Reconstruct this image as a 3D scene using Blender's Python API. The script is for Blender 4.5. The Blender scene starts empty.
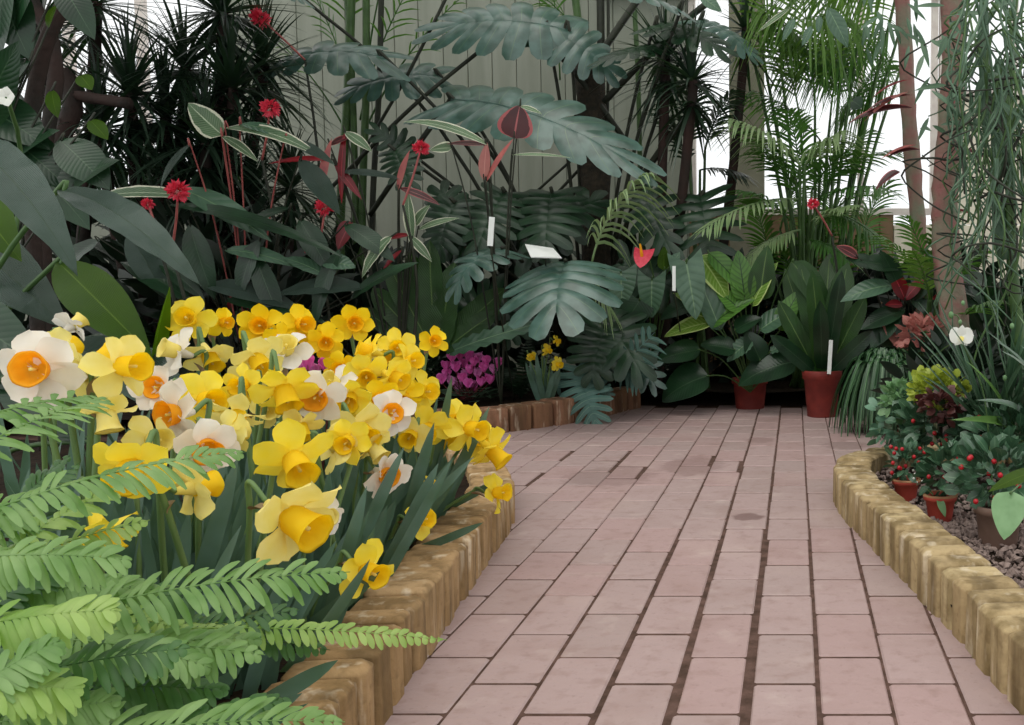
import bpy, math, random
from mathutils import Vector, Matrix, noise
R = random.Random(7)
C = bpy.context.scene.collection
sc = bpy.context.scene
# ---------------------------------------------------------------- camera, sky, lights, exposure
F, VX, HY, CH = 1000.0, 795.0, 287.0, 0.60
PITCH = math.atan((362.5 - HY) / F)
cam = bpy.data.objects.new('camera', bpy.data.cameras.new('camera')); C.objects.link(cam)
cam.data.sensor_width = 36; cam.data.lens = 36 * F / 1024
cam.data.shift_x = (512 - VX) / 1024
cam.data.clip_start = .02
cam.location = (0, 0, CH); cam.rotation_euler = (math.pi / 2 - PITCH, 0, 0)
sc.camera = cam
RC = cam.rotation_euler.to_matrix()
W = bpy.data.worlds.new('world'); sc.world = W; W.use_nodes = True
nt = W.node_tree; bg = nt.nodes['Background']
tcw = nt.nodes.new('ShaderNodeTexCoord'); sep = nt.nodes.new('ShaderNodeSeparateXYZ'); rp = nt.nodes.new('ShaderNodeValToRGB')
nt.links.new(tcw.outputs['Generated'], sep.inputs[0]); nt.links.new(sep.outputs['Z'], rp.inputs[0])
rp.color_ramp.elements[0].position = .0; rp.color_ramp.elements[0].color = (.95, .98, 1, 1)
rp.color_ramp.elements[1].position = .9; rp.color_ramp.elements[1].color = (1, .985, .96, 1)
nt.links.new(rp.outputs[0], bg.inputs[0]); bg.inputs[1].default_value = 1.15
sun = bpy.data.objects.new('sun', bpy.data.lights.new('sun', 'SUN')); C.objects.link(sun)
sun.data.energy = 1.0; sun.data.angle = math.radians(50); sun.data.color = (1, .97, .9)
sun.rotation_euler = (math.radians(22), math.radians(-12), 0)
sc.view_settings.view_transform = 'Standard'; sc.view_settings.look = 'None'
sc.view_settings.gamma = 1; sc.view_settings.use_curve_mapping = False
sc.view_settings.exposure = 0.1

def at(px, py, Y):
    d = RC @ Vector(((px - VX) / F, -(py - 362.5) / F, -1))
    return Vector((0, 0, CH)) + d * (Y / d.y)
def zat(px, py, z):
    d = RC @ Vector(((px - VX) / F, -(py - 362.5) / F, -1))
    return Vector((0, 0, CH)) + d * ((z - CH) / d.z)

# ---------------------------------------------------------------- materials
def lin(c):
    return tuple(((v / 255) / 12.92 if v / 255 <= .04045 else (((v / 255) + .055) / 1.055) ** 2.4) for v in c) + (1,)
def newmat(name):
    m = bpy.data.materials.new(name); m.use_nodes = True
    return m, m.node_tree, m.node_tree.nodes['Principled BSDF']
def N(t, kind, **kw):
    n = t.nodes.new('ShaderNode' + kind)
    for k, v in kw.items():
        if k.startswith('i_'): n.inputs[int(k[2:])].default_value = v
        else: setattr(n, k, v)
    return n
def mth(t, op, a, b=None, c=None):
    n = t.nodes.new('ShaderNodeMath'); n.operation = op
    for i, v in enumerate((a, b, c)):
        if v is None: continue
        if hasattr(v, 'links'): t.links.new(v, n.inputs[i])
        else: n.inputs[i].default_value = v
    return n.outputs[0]
def mixc(t, f, a, b, mode='MIX'):
    n = t.nodes.new('ShaderNodeMix'); n.data_type = 'RGBA'; n.blend_type = mode
    for i, v in ((0, f), (6, a), (7, b)):
        if hasattr(v, 'links'): t.links.new(v, n.inputs[i])
        else: n.inputs[i].default_value = v
    return n.outputs[2]
def noise_n(t, scale, detail=3, coord='Object', vec=None):
    n = t.nodes.new('ShaderNodeTexNoise'); n.inputs['Scale'].default_value = scale; n.inputs['Detail'].default_value = detail
    if vec is None: vec = t.nodes.new('ShaderNodeTexCoord').outputs[coord]
    t.links.new(vec, n.inputs['Vector'])
    return n.outputs['Fac']
def ramp(t, f, lo, hi):
    n = t.nodes.new('ShaderNodeMapRange'); n.inputs[1].default_value = lo; n.inputs[2].default_value = hi
    t.links.new(f, n.inputs[0]); return n.outputs[0]
def leafmat(name, c1, c2, rough=.38, vf=0, vs=.35, rib=None, edge=None, tr=.25, trc=None, nscale=9, bump=.35, spec=.5, k=.5, ribw=.05, bdist=.004):
    m, t, p = newmat(name)
    uv = t.nodes.new('ShaderNodeTexCoord').outputs['UV']
    s = t.nodes.new('ShaderNodeSeparateXYZ'); t.links.new(uv, s.inputs[0])
    ua = mth(t, 'MULTIPLY', mth(t, 'ABSOLUTE', mth(t, 'SUBTRACT', s.outputs[0], .5)), 2)
    col = mixc(t, ramp(t, noise_n(t, nscale), .35, .65), lin(c1), lin(c2))
    if vf:
        ph = mth(t, 'MULTIPLY', mth(t, 'SUBTRACT', s.outputs[1], mth(t, 'MULTIPLY', ua, k * .35)), vf * 6.2832)
        w = mth(t, 'POWER', mth(t, 'ABSOLUTE', mth(t, 'COSINE', ph)), 6)
        col = mixc(t, mth(t, 'MULTIPLY', w, vs), col, lin(rib or tuple(min(255, v * 1.5 + 15) for v in c1)))
        bp = t.nodes.new('ShaderNodeBump'); bp.inputs['Strength'].default_value = bump; bp.inputs['Distance'].default_value = bdist
        t.links.new(mth(t, 'ABSOLUTE', mth(t, 'COSINE', ph)), bp.inputs['Height']); t.links.new(bp.outputs[0], p.inputs['Normal'])
    if rib: col = mixc(t, mth(t, 'LESS_THAN', ua, ribw), col, lin(rib))
    if edge: col = mixc(t, mth(t, 'GREATER_THAN', mth(t, 'ADD', ua, mth(t, 'MULTIPLY', noise_n(t, 30), .3)), .95), col, lin(edge))
    t.links.new(col, p.inputs['Base Color']); p.inputs['Roughness'].default_value = rough
    p.inputs['Specular IOR Level'].default_value = spec
    tl = t.nodes.new('ShaderNodeBsdfTranslucent'); mx = t.nodes.new('ShaderNodeMixShader'); mx.inputs[0].default_value = tr
    t.links.new(mixc(t, .6, col, lin(trc or tuple(min(255, v * 1.3 + 10) for v in c2))), tl.inputs[0])
    t.links.new(p.outputs[0], mx.inputs[1]); t.links.new(tl.outputs[0], mx.inputs[2])
    t.links.new(mx.outputs[0], t.nodes['Material Output'].inputs[0])
    return m
def plain(name, c1, c2=None, rough=.7, scale=12, bump=0, bscale=40, spec=.4):
    m, t, p = newmat(name)
    col = mixc(t, ramp(t, noise_n(t, scale, 5), .35, .65), lin(c1), lin(c2 or c1))
    t.links.new(col, p.inputs['Base Color']); p.inputs['Roughness'].default_value = rough; p.inputs['Specular IOR Level'].default_value = spec
    if bump:
        bp = t.nodes.new('ShaderNodeBump'); bp.inputs['Strength'].default_value = bump; bp.inputs['Distance'].default_value = .01
        t.links.new(noise_n(t, bscale, 6), bp.inputs['Height']); t.links.new(bp.outputs[0], p.inputs['Normal'])
    return m
M = {}
M['fern'] = leafmat('fern_green', (132, 164, 100), (96, 136, 66), .42, tr=.35, trc=(150, 200, 60), nscale=25)
M['fern2'] = leafmat('fern_yellow_green', (164, 190, 108), (124, 162, 72), .42, tr=.4, trc=(180, 215, 70), nscale=25)
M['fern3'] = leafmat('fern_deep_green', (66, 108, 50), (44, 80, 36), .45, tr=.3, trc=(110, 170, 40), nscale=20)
M['daf_leaf'] = leafmat('daffodil_leaf', (96, 124, 112), (72, 100, 80), .42, tr=.2, vf=0, trc=(110, 150, 70), nscale=14)
M['daf_stem'] = leafmat('daffodil_stem', (110, 138, 78), (90, 120, 66), .5, tr=.15)
M['spathe'] = plain('dry_spathe', (176, 146, 116), (140, 120, 84), .7)
M['pet_y'] = leafmat('petal_yellow', (252, 226, 56), (252, 232, 90), .55, tr=.35, trc=(255, 235, 60), spec=.2, nscale=40)
M['pet_g'] = leafmat('petal_golden', (252, 216, 24), (252, 222, 40), .55, tr=.35, trc=(255, 215, 20), spec=.2, nscale=40)
M['pet_p'] = leafmat('petal_pale_yellow', (242, 226, 120), (246, 234, 150), .55, tr=.35, trc=(255, 240, 130), spec=.2, nscale=40)
M['pet_w'] = leafmat('petal_cream_white', (236, 228, 212), (240, 236, 226), .55, tr=.35, trc=(250, 244, 226), spec=.2, nscale=40)
M['cup_y'] = leafmat('cup_yellow', (255, 232, 60), (255, 226, 44), .55, tr=.6, trc=(255, 235, 60), spec=.2, nscale=40)
M['cup_g'] = leafmat('cup_gold', (255, 224, 44), (255, 218, 34), .55, tr=.6, trc=(255, 220, 40), spec=.2, nscale=40)
M['cup_o'] = leafmat('cup_orange', (255, 204, 56), (253, 190, 42), .55, tr=.6, trc=(255, 200, 40), spec=.2, nscale=40)
M['ginger'] = leafmat('sheen_tinted_ginger_leaf', (112, 138, 124), (84, 112, 98), .3, vf=7, vs=.3, rib=(96, 124, 100), tr=.12, trc=(100, 160, 40), bump=1, k=3.2, spec=.7, ribw=.03, bdist=.03)  # base colour lightened to grey, painting in part of the sky sheen
M['bright'] = leafmat('bright_leaf', (82, 124, 26), (64, 104, 20), .38, vf=14, vs=.15, rib=(130, 165, 60), tr=.35, trc=(140, 190, 20), bump=.8, k=2.2, bdist=.008, ribw=.03)
M['varieg'] = leafmat('variegated_leaf', (92, 124, 88), (70, 100, 70), .4, vf=9, vs=.25, rib=(190, 205, 170), edge=(226, 226, 200), tr=.25, trc=(160, 190, 90))
M['dark'] = leafmat('dark_leaf', (32, 62, 38), (20, 42, 26), .3, vf=9, vs=.06, rib=(56, 80, 56), tr=.12, trc=(50, 100, 20), bump=.12, ribw=.03, spec=.45)
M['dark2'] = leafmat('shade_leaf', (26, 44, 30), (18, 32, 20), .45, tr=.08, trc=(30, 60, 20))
M['monstera'] = leafmat('monstera_leaf', (76, 106, 96), (48, 76, 64), .28, vf=0, rib=(84, 112, 84), spec=.7, tr=.1, trc=(60, 110, 40), nscale=14, ribw=.03)
M['heart'] = leafmat('heart_leaf', (84, 114, 92), (60, 92, 68), .32, vf=4, vs=.12, rib=(110, 140, 104), tr=.15)
M['calathea'] = leafmat('calathea_leaf', (92, 140, 56), (66, 108, 42), .35, vf=5, vs=.5, rib=(24, 50, 22), tr=.25, trc=(110, 170, 40), bump=.2)
M['calbright'] = leafmat('calathea_bright', (120, 160, 56), (96, 140, 44), .38, vf=6, vs=.35, rib=(190, 214, 130), edge=(200, 220, 140), tr=.35, trc=(170, 210, 60))
M['nest'] = leafmat('nest_fern_leaf', (40, 78, 30), (26, 56, 22), .38, vf=16, vs=.15, rib=(90, 120, 60), tr=.25, trc=(90, 160, 20))
M['blue'] = leafmat('blue_fern', (84, 122, 112), (64, 98, 88), .5, vf=0, rib=(120, 150, 130), tr=.12)
M['spiky'] = leafmat('spiky_leaf', (42, 62, 46), (28, 44, 32), .34, tr=.12, trc=(70, 120, 40))
M['palm'] = leafmat('palm_leaflet', (74, 116, 56), (56, 96, 42), .4, tr=.3, trc=(120, 180, 50))
M['palmlight'] = leafmat('palm_light', (104, 140, 66), (78, 118, 46), .42, tr=.4, trc=(130, 175, 60))
M['palmpale'] = leafmat('palm_pale', (146, 168, 122), (118, 146, 96), .45, tr=.25, trc=(170, 200, 110))
M['stem'] = plain('green_stem', (74, 104, 54), (58, 86, 44), .5, 20)
M['darkstem'] = plain('dark_stem', (48, 52, 38), (34, 38, 28), .6, 20)
M['fibre'] = plain('fibrous_trunk', (56, 48, 36), (36, 34, 26), .9, 40, .9, 60)
M['bark'] = plain('dark_red_bark', (56, 38, 32), (34, 30, 24), .8, 8, .6, 40)
M['pinkbark'] = plain('lichened_pink_trunk', (142, 92, 88), (116, 122, 100), .75, 9, .5, 60)
M['pinkstem'] = plain('pink_stem', (176, 100, 92), (150, 78, 76), .5, 20)
M['redleaf'] = leafmat('crimson_leaf', (140, 26, 34), (96, 18, 26), .35, rib=(190, 60, 70), tr=.25, trc=(200, 40, 40))
M['maroon'] = leafmat('maroon_leaf', (76, 28, 30), (52, 22, 24), .35, rib=(170, 90, 90), edge=(168, 84, 84), tr=.2, trc=(150, 40, 40))
M['pinkleaf'] = leafmat('salmon_leaf', (190, 128, 116), (170, 104, 98), .5, rib=(210, 150, 140), tr=.3, trc=(220, 140, 130))
M['redflower'] = leafmat('coral_red_flower', (232, 74, 96), (212, 44, 70), .45, tr=.25, trc=(240, 60, 80), nscale=60)
M['magenta'] = leafmat('magenta_petal', (244, 132, 210), (234, 108, 192), .5, tr=.3, trc=(220, 70, 170), nscale=60)
M['pinkpet'] = leafmat('pink_petal', (242, 170, 222), (230, 140, 206), .5, tr=.3, trc=(230, 120, 200), nscale=60)
M['whitepet'] = leafmat('white_petal', (240, 240, 234), (230, 232, 222), .5, tr=.3, trc=(250, 250, 240))
M['spider'] = leafmat('spider_leaf', (54, 90, 56), (40, 72, 42), .36, rib=(100, 136, 90), tr=.15, ribw=.15)
M['aloe'] = leafmat('spiky_grey_green', (88, 118, 92), (62, 92, 66), .4, rib=(100, 130, 90), tr=.12)
M['aloe_l'] = leafmat('spiky_fresh_green', (110, 150, 76), (90, 130, 60), .4, tr=.2)
M['jade'] = leafmat('glaucous_leaf', (112, 150, 124), (86, 126, 100), .42, tr=.15, nscale=30)
M['jade2'] = leafmat('pale_green_leaf', (120, 158, 110), (96, 136, 86), .42, tr=.2, nscale=30)
M['gold'] = leafmat('golden_leaf', (168, 184, 66), (140, 152, 52), .42, tr=.3, nscale=30)
M['heuchera'] = leafmat('dark_red_small_leaf', (96, 56, 50), (70, 36, 36), .38, tr=.15, nscale=30)
M['gault'] = leafmat('oval_glossy_leaf', (70, 104, 78), (50, 82, 56), .33, rib=(110, 140, 110), tr=.12, nscale=30)
M['berry'] = plain('red_berry', (176, 22, 34), (150, 14, 26), .3, 30)
M['terracotta'] = plain('terracotta', (182, 76, 60), (158, 60, 48), .65, 18, .1, 80)
M['brownpot'] = plain('stained_clay', (120, 96, 84), (96, 74, 64), .6, 14, .15, 50)
M['rimpot'] = plain('pale_pot_rim', (176, 136, 96), (150, 104, 72), .7, 30)
M['soil'] = plain('dark_soil', (44, 34, 26), (28, 22, 16), .95, 20, .9, 50, .1)
M['compost'] = plain('compost', (52, 38, 28), (34, 26, 18), .95, 60, .9, 90, .1)
M['gravel'] = plain('gravel_stone', (142, 124, 116), (104, 88, 82), .8, 60, .3, 80)
M['terracotta_shade'] = plain('shade_tinted_terracotta', (128, 46, 38), (106, 36, 30), .6, 18, .1, 80)  # same terracotta darkened, the shade on the far pots is in the colour
M['label'] = plain('white_plastic_label', (226, 230, 226), (214, 218, 212), .45)
M['mortar'] = plain('joint_dirt', (100, 78, 70), (72, 56, 48), .95, 30, .6, 90, .1)
M['whiteframe'] = plain('white_painted_frame', (222, 214, 204), (206, 194, 186), .5)
M['post'] = plain('grey_timber_post', (128, 126, 106), (112, 110, 92), .7, 6, .2, 40)
M['moss'] = leafmat('small_fern_leaf', (40, 66, 40), (28, 50, 30), .5, tr=.15)
def paver_mat():
    m, t, p = newmat('pink_clay_paver')
    uv = t.nodes.new('ShaderNodeUVMap'); uv.uv_map = 'rnd'
    s = t.nodes.new('ShaderNodeSeparateXYZ'); t.links.new(uv.outputs[0], s.inputs[0])
    c = mixc(t, s.outputs[0], lin((168, 145, 142)), lin((160, 140, 136)))
    c = mixc(t, mth(t, 'MULTIPLY', mth(t, 'GREATER_THAN', s.outputs[1], .7), .35), c, lin((166, 134, 131)))
    c = mixc(t, mth(t, 'MULTIPLY', ramp(t, noise_n(t, 7, 6), .5, .75), .35), c, lin((140, 112, 104)))
    c = mixc(t, mth(t, 'MULTIPLY', ramp(t, noise_n(t, 28, 6), .54, .72), .4), c, lin((132, 106, 98)))
    c = mixc(t, mth(t, 'MULTIPLY', ramp(t, noise_n(t, 90, 4), .6, .75), .35), c, lin((120, 96, 90)))
    c = mixc(t, mth(t, 'MULTIPLY', ramp(t, noise_n(t, 11, 5), .6, .75), .3), c, lin((200, 184, 176)))
    c = mixc(t, mth(t, 'MULTIPLY', ramp(t, noise_n(t, 3, 4), .55, .75), .25), c, lin((196, 176, 166)))
    c = mixc(t, mth(t, 'MULTIPLY', ramp(t, noise_n(t, 1.7, 5), .58, .62), .0), c, lin((120, 96, 90)))
    sx = t.nodes.new('ShaderNodeSeparateXYZ'); t.links.new(t.nodes.new('ShaderNodeTexCoord').outputs['Object'], sx.inputs[0]); wob = mth(t, 'MULTIPLY', noise_n(t, 25, 4), 1.6)
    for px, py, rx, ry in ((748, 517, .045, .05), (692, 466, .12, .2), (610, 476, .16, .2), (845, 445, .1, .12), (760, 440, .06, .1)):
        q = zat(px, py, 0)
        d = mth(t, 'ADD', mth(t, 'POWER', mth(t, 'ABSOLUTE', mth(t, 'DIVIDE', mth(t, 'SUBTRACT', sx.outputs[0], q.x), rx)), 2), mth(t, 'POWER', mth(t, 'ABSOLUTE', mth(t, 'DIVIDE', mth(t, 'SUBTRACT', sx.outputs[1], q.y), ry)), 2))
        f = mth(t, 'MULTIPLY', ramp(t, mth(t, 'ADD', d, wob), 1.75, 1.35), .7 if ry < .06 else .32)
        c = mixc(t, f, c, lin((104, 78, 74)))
    t.links.new(c, p.inputs['Base Color']); p.inputs['Roughness'].default_value = .62; p.inputs['Specular IOR Level'].default_value = .4
    bp = t.nodes.new('ShaderNodeBump'); bp.inputs['Strength'].default_value = .35; bp.inputs['Distance'].default_value = .006
    t.links.new(noise_n(t, 45, 6), bp.inputs['Height']); t.links.new(bp.outputs[0], p.inputs['Normal'])
    return m
M['paver'] = paver_mat()
def kerb_mat(name, a, b, dirt):
    m, t, p = newmat(name)
    uv = t.nodes.new('ShaderNodeUVMap'); uv.uv_map = 'rnd'
    s = t.nodes.new('ShaderNodeSeparateXYZ'); t.links.new(uv.outputs[0], s.inputs[0])
    mp = t.nodes.new('ShaderNodeMapping'); mp.inputs['Scale'].default_value = (1.6, 1.6, .3); t.links.new(t.nodes.new('ShaderNodeTexCoord').outputs['Object'], mp.inputs[0]); mv = mp.outputs[0]
    c = mixc(t, s.outputs[0], lin(a), lin(b))
    c = mixc(t, mth(t, 'MULTIPLY', ramp(t, noise_n(t, 14, 6, vec=mv), .42, .62), .8), c, lin(dirt))
    c = mixc(t, mth(t, 'MULTIPLY', ramp(t, noise_n(t, 22, 4, vec=mv), .56, .7), .6), c, lin((214, 200, 176)))
    c = mixc(t, mth(t, 'MULTIPLY', ramp(t, noise_n(t, 8, 6, vec=mv), .52, .68), .65), c, lin((84, 68, 44)))
    c = mixc(t, mth(t, 'MULTIPLY', ramp(t, noise_n(t, 60, 5), .55, .7), .4), c, lin((104, 84, 52)))
    t.links.new(c, p.inputs['Base Color']); p.inputs['Roughness'].default_value = .8; p.inputs['Specular IOR Level'].default_value = .25
    bp = t.nodes.new('ShaderNodeBump'); bp.inputs['Strength'].default_value = .8; bp.inputs['Distance'].default_value = .008
    t.links.new(noise_n(t, 35, 7), bp.inputs['Height']); t.links.new(bp.outputs[0], p.inputs['Normal'])
    return m
M['kerb'] = kerb_mat('buff_brick', (186, 166, 126), (164, 142, 104), (112, 94, 60))
M['kerb_l'] = kerb_mat('brown_buff_brick', (178, 148, 108), (154, 124, 84), (112, 88, 54))
M['kerb_d'] = kerb_mat('old_brown_brick', (150, 108, 84), (124, 92, 66), (92, 66, 50))
def boards_mat(name, a, b):
    m, t, p = newmat(name)
    tc = t.nodes.new('ShaderNodeTexCoord').outputs['Object']
    s = t.nodes.new('ShaderNodeSeparateXYZ'); t.links.new(tc, s.inputs[0])
    mp = t.nodes.new('ShaderNodeMapping'); mp.inputs['Scale'].default_value = (6, 6, .6); t.links.new(tc, mp.inputs[0])
    c = mixc(t, ramp(t, noise_n(t, 3, 5, vec=mp.outputs[0]), .3, .7), lin(a), lin(b))
    t.links.new(c, p.inputs['Base Color']); p.inputs['Roughness'].default_value = .6
    return m
M['boards'] = boards_mat('painted_boards', (142, 146, 132), (128, 133, 118))
M['lowboards'] = boards_mat('ochre_boards', (124, 98, 68), (104, 84, 56))
M['cream'] = boards_mat('cream_panel', (226, 218, 196), (214, 206, 186))
gm, gt, gp = newmat('window_glass'); gt.nodes.remove(gp)
_tr = gt.nodes.new('ShaderNodeBsdfTransparent'); _gl = gt.nodes.new('ShaderNodeBsdfGlossy'); _mx = gt.nodes.new('ShaderNodeMixShader')
_gl.inputs['Roughness'].default_value = .05; _mx.inputs[0].default_value = .06
gt.links.new(_tr.outputs[0], _mx.inputs[1]); gt.links.new(_gl.outputs[0], _mx.inputs[2]); gt.links.new(_mx.outputs[0], gt.nodes['Material Output'].inputs[0])
M['glass'] = gm

# ---------------------------------------------------------------- mesh helpers
ORG = {}
class MB:
    def __init__(s): s.v = []; s.f = []; s.uv = []; s.r = []
    def face(s, idx, uvs=None, r=(0, 0)):
        s.f.append(idx); s.uv.append(uvs or [(.3, .5)] * len(idx)); s.r.append(r)
    def grid(s, rows, closed=False, r=(0, 0)):
        """rows: list of rows of Vectors, uv = (across, along)"""
        b = len(s.v); n = len(rows[0]); m = len(rows)
        for row in rows: s.v.extend(row)
        for i in range(m - 1):
            for j in range(n if closed else n - 1):
                k = (j + 1) % n
                u0, u1, v0, v1 = j / (n - 1), (j + 1) / (n - 1), i / (m - 1), (i + 1) / (m - 1)
                s.face((b + i * n + j, b + i * n + k, b + (i + 1) * n + k, b + (i + 1) * n + j), [(u0, v0), (u1, v0), (u1, v1), (u0, v1)], r)
    def box(s, c, ex, ey, ez, hx, hy, hz, ch=.004, r=(0, 0)):
        """chamfered box, c = centre, ex.. axes, h = half sizes"""
        rows = []
        for z, k in ((-hz, 0), (hz - ch, 0), (hz, ch)):
            ring = []
            for sx, sy in ((-1, -1), (1, -1), (1, 1), (-1, 1)):
                q = ch
                ring.append(c + ex * sx * (hx - k - q) + ey * sy * (hy - k) + ez * z if sx * sy < 0 else c + ex * sx * (hx - k) + ey * sy * (hy - k - q) + ez * z)
                ring.append(c + ex * sx * (hx - k) + ey * sy * (hy - k - q) + ez * z if sx * sy < 0 else c + ex * sx * (hx - k - q) + ey * sy * (hy - k) + ez * z)
            rows.append(ring)
        s.grid(rows, True, r)
        b = len(s.v) - 8; s.face(tuple(range(b, b + 8)), None, r)
        b -= 16; s.face(tuple(range(b + 7, b - 1, -1)), None, r)
    def build(s, name, mat, parent=None, loc=None, smooth=True, rnd=False):
        o_ = ORG[parent.name] if parent else Vector(loc or (0, 0, 0))
        me = bpy.data.meshes.new(name)
        me.from_pydata([tuple(v - o_) for v in s.v], [], s.f)
        uvl = me.uv_layers.new(name='UVMap'); k = 0; flat = []
        for u in s.uv:
            for q in u: flat.extend(q)
        uvl.data.foreach_set('uv', flat)
        if rnd:
            u2 = me.uv_layers.new(name='rnd'); fl = []
            for f, q in zip(s.f, s.r): fl.extend(list(q) * len(f))
            u2.data.foreach_set('uv', fl)
        me.materials.append(M[mat])
        if smooth: me.polygons.foreach_set('use_smooth', [True] * len(me.polygons))
        ob = bpy.data.objects.new(name, me); C.objects.link(ob)
        if parent: ob.parent = parent
        else: ob.location = o_
        ORG[ob.name] = o_
        return ob
def tag(o, label, cat, group=None, kind=None):
    if label: o['label'] = label
    if cat: o['category'] = cat
    if group: o['group'] = group
    if kind: o['kind'] = kind
    return o
def thing(name, label, cat, loc, group=None):
    o = bpy.data.objects.new(name, None); C.objects.link(o); o.location = loc; o.empty_display_size = .05
    ORG[o.name] = Vector(loc)
    return tag(o, label, cat, group)
UP = Vector((0, 0, 1)); CAMV = Vector((0, -1, 0))
def unit(a): return a.normalized() if a.length > 1e-9 else Vector((0, 0, 1))
def arc(A, B, bend, up, n):
    """points, tangents, side, normals on an arc from A to B bulging towards up"""
    A, B = Vector(A), Vector(B); d = B - A; L = d.length; d = unit(d)
    side = d.cross(up)
    if side.length < 1e-3: side = d.cross(Vector((0, -1, .1)))
    side = unit(side); nn = side.cross(d)
    ys, zs, ph = [0], [0], []
    for i in range(n + 1): ph.append(bend * (.5 - i / n))
    for i in range(n):
        a = (ph[i] + ph[i + 1]) / 2
        ys.append(ys[-1] + math.cos(a)); zs.append(zs[-1] + math.sin(a))
    k = L / ys[-1]
    out = []
    for i in range(n + 1):
        p = A + d * ys[i] * k + nn * (zs[i] * k)
        T = d * math.cos(ph[i]) + nn * math.sin(ph[i]); Nn = nn * math.cos(ph[i]) - d * math.sin(ph[i])
        out.append((p, T, side, Nn))
    return out
PROF = {
    'lance': lambda t: math.sin(math.pi * min(1, t ** .85 * .97 + .03)) ** .9,
    'ovate': lambda t: (math.sin(math.pi * (t ** .62 * .98 + .02))) ** .75,
    'oval': lambda t: math.sqrt(max(0, 1 - (2 * t - 1) ** 2)) * .97 + .03 * (1 - t),
    'obovate': lambda t: math.sin(math.pi * min(1, (t ** 1.35) * .97 + .03)) ** .7,
    'strap': lambda t: min(1, .55 + t * 2) * (1 - max(0, (t - .6) / .4) ** 3) + .02 * (1 - t),
    'blade': lambda t: (1 - t) ** .8 * min(1, .7 + t * 1.5),
    'heart': lambda t: (1 - t ** 1.5) ** .8 * (.86 + .3 * t),
    'petal': lambda t: (.28 + .72 * math.sin(math.pi * min(1, t * .62 + .05)) ** 1.2) * (1 - max(0, (t - .6) / .4) ** 2.6) + .02,
}
def blade(mb, A, B, w, prof='lance', up=UP, bend=.5, fold=.15, nu=10, nv=4, wav=0, wf=5, back=0, cup=0, jag=0):
    ar = arc(A, B, bend, up, nu); f = PROF[prof]; L = (Vector(B) - Vector(A)).length; rows = []
    ph = R.random() * 6
    for i, (p, T, S, Nn) in enumerate(ar):
        t = i / nu; wt = w * f(t); row = []
        if jag: wt *= 1 + jag * (1 if i % 2 else -1)
        for j in range(nv + 1):
            s = 2 * j / nv - 1; a = abs(s)
            h = fold * a * wt - cup * a * a * wt
            h += wav * w * math.sin(t * wf * 6.28 + ph + (2 if s > 0 else 0)) * a * a
            row.append(p + S * (s * wt) + Nn * h - T * (back * L * a ** 1.3 * (1 - t) ** 3))
        rows.append(row)
    mb.grid(rows)
def crom(pts, n):
    out = []; P = [pts[0]] + list(pts) + [pts[-1]]
    for i in range(1, len(P) - 2):
        for k in range(n):
            t = k / n; a, b, c, d = P[i - 1], P[i], P[i + 1], P[i + 2]
            out.append(.5 * ((2 * b) + (c - a) * t + (2 * a - 5 * b + 4 * c - d) * t * t + (3 * b - a - 3 * c + d) * t ** 3))
    out.append(P[-2]); return out
def tube(mb, pts, r0, r1=None, sub=4, ns=6, rough=0):
    pts = [Vector(p) for p in pts]; r1 = r0 if r1 is None else r1
    P = crom(pts, sub) if sub > 1 else pts
    rows = []; ref = Vector((.3, .5, .8)); n = len(P)
    for i, p in enumerate(P):
        T = unit(P[min(i + 1, n - 1)] - P[max(i - 1, 0)])
        a = T.cross(ref); a = unit(a) if a.length > .05 else unit(T.cross(Vector((1, 0, 0)))); b = T.cross(a); ref = b.cross(T) if False else ref
        r = r0 + (r1 - r0) * i / (n - 1)
        rows.append([p + (a * math.cos(6.2832 * k / ns) + b * math.sin(6.2832 * k / ns)) * r * (1 + rough * (noise.noise(p * 18 + Vector((k, 0, 0))))) for k in range(ns)])
    mb.grid(rows, True)
    b0 = len(mb.v); mb.face(tuple(range(b0 - ns, b0)))
    b1 = b0 - ns * n; mb.face(tuple(range(b1 + ns - 1, b1 - 1, -1)))
def lathe(mb, P, ax, prof, ns=20, frill=0, nf=6):
    ax = unit(Vector(ax)); a = ax.cross(Vector((.1, .2, 1)));
    if a.length < .1: a = ax.cross(Vector((1, 0, 0)))
    a = unit(a); b = ax.cross(a); rows = []
    for i, (r, h) in enumerate(prof):
        fr = frill * (i / (len(prof) - 1)) ** 3
        rows.append([P + (a * math.cos(6.2832 * k / ns) + b * math.sin(6.2832 * k / ns)) * r * (1 + fr * math.cos(6.2832 * nf * k / ns)) + ax * (h * (1 + .5 * fr * math.cos(6.2832 * nf * k / ns))) for k in range(ns)])
    mb.grid(rows, True)
def ball(mb, P, r, n=6, sq=1):
    lathe(mb, Vector(P), (0, 0, 1), [(max(1e-4, r * math.sin(math.pi * i / n)), -r * sq * math.cos(math.pi * i / n)) for i in range(n + 1)], 8)
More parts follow.
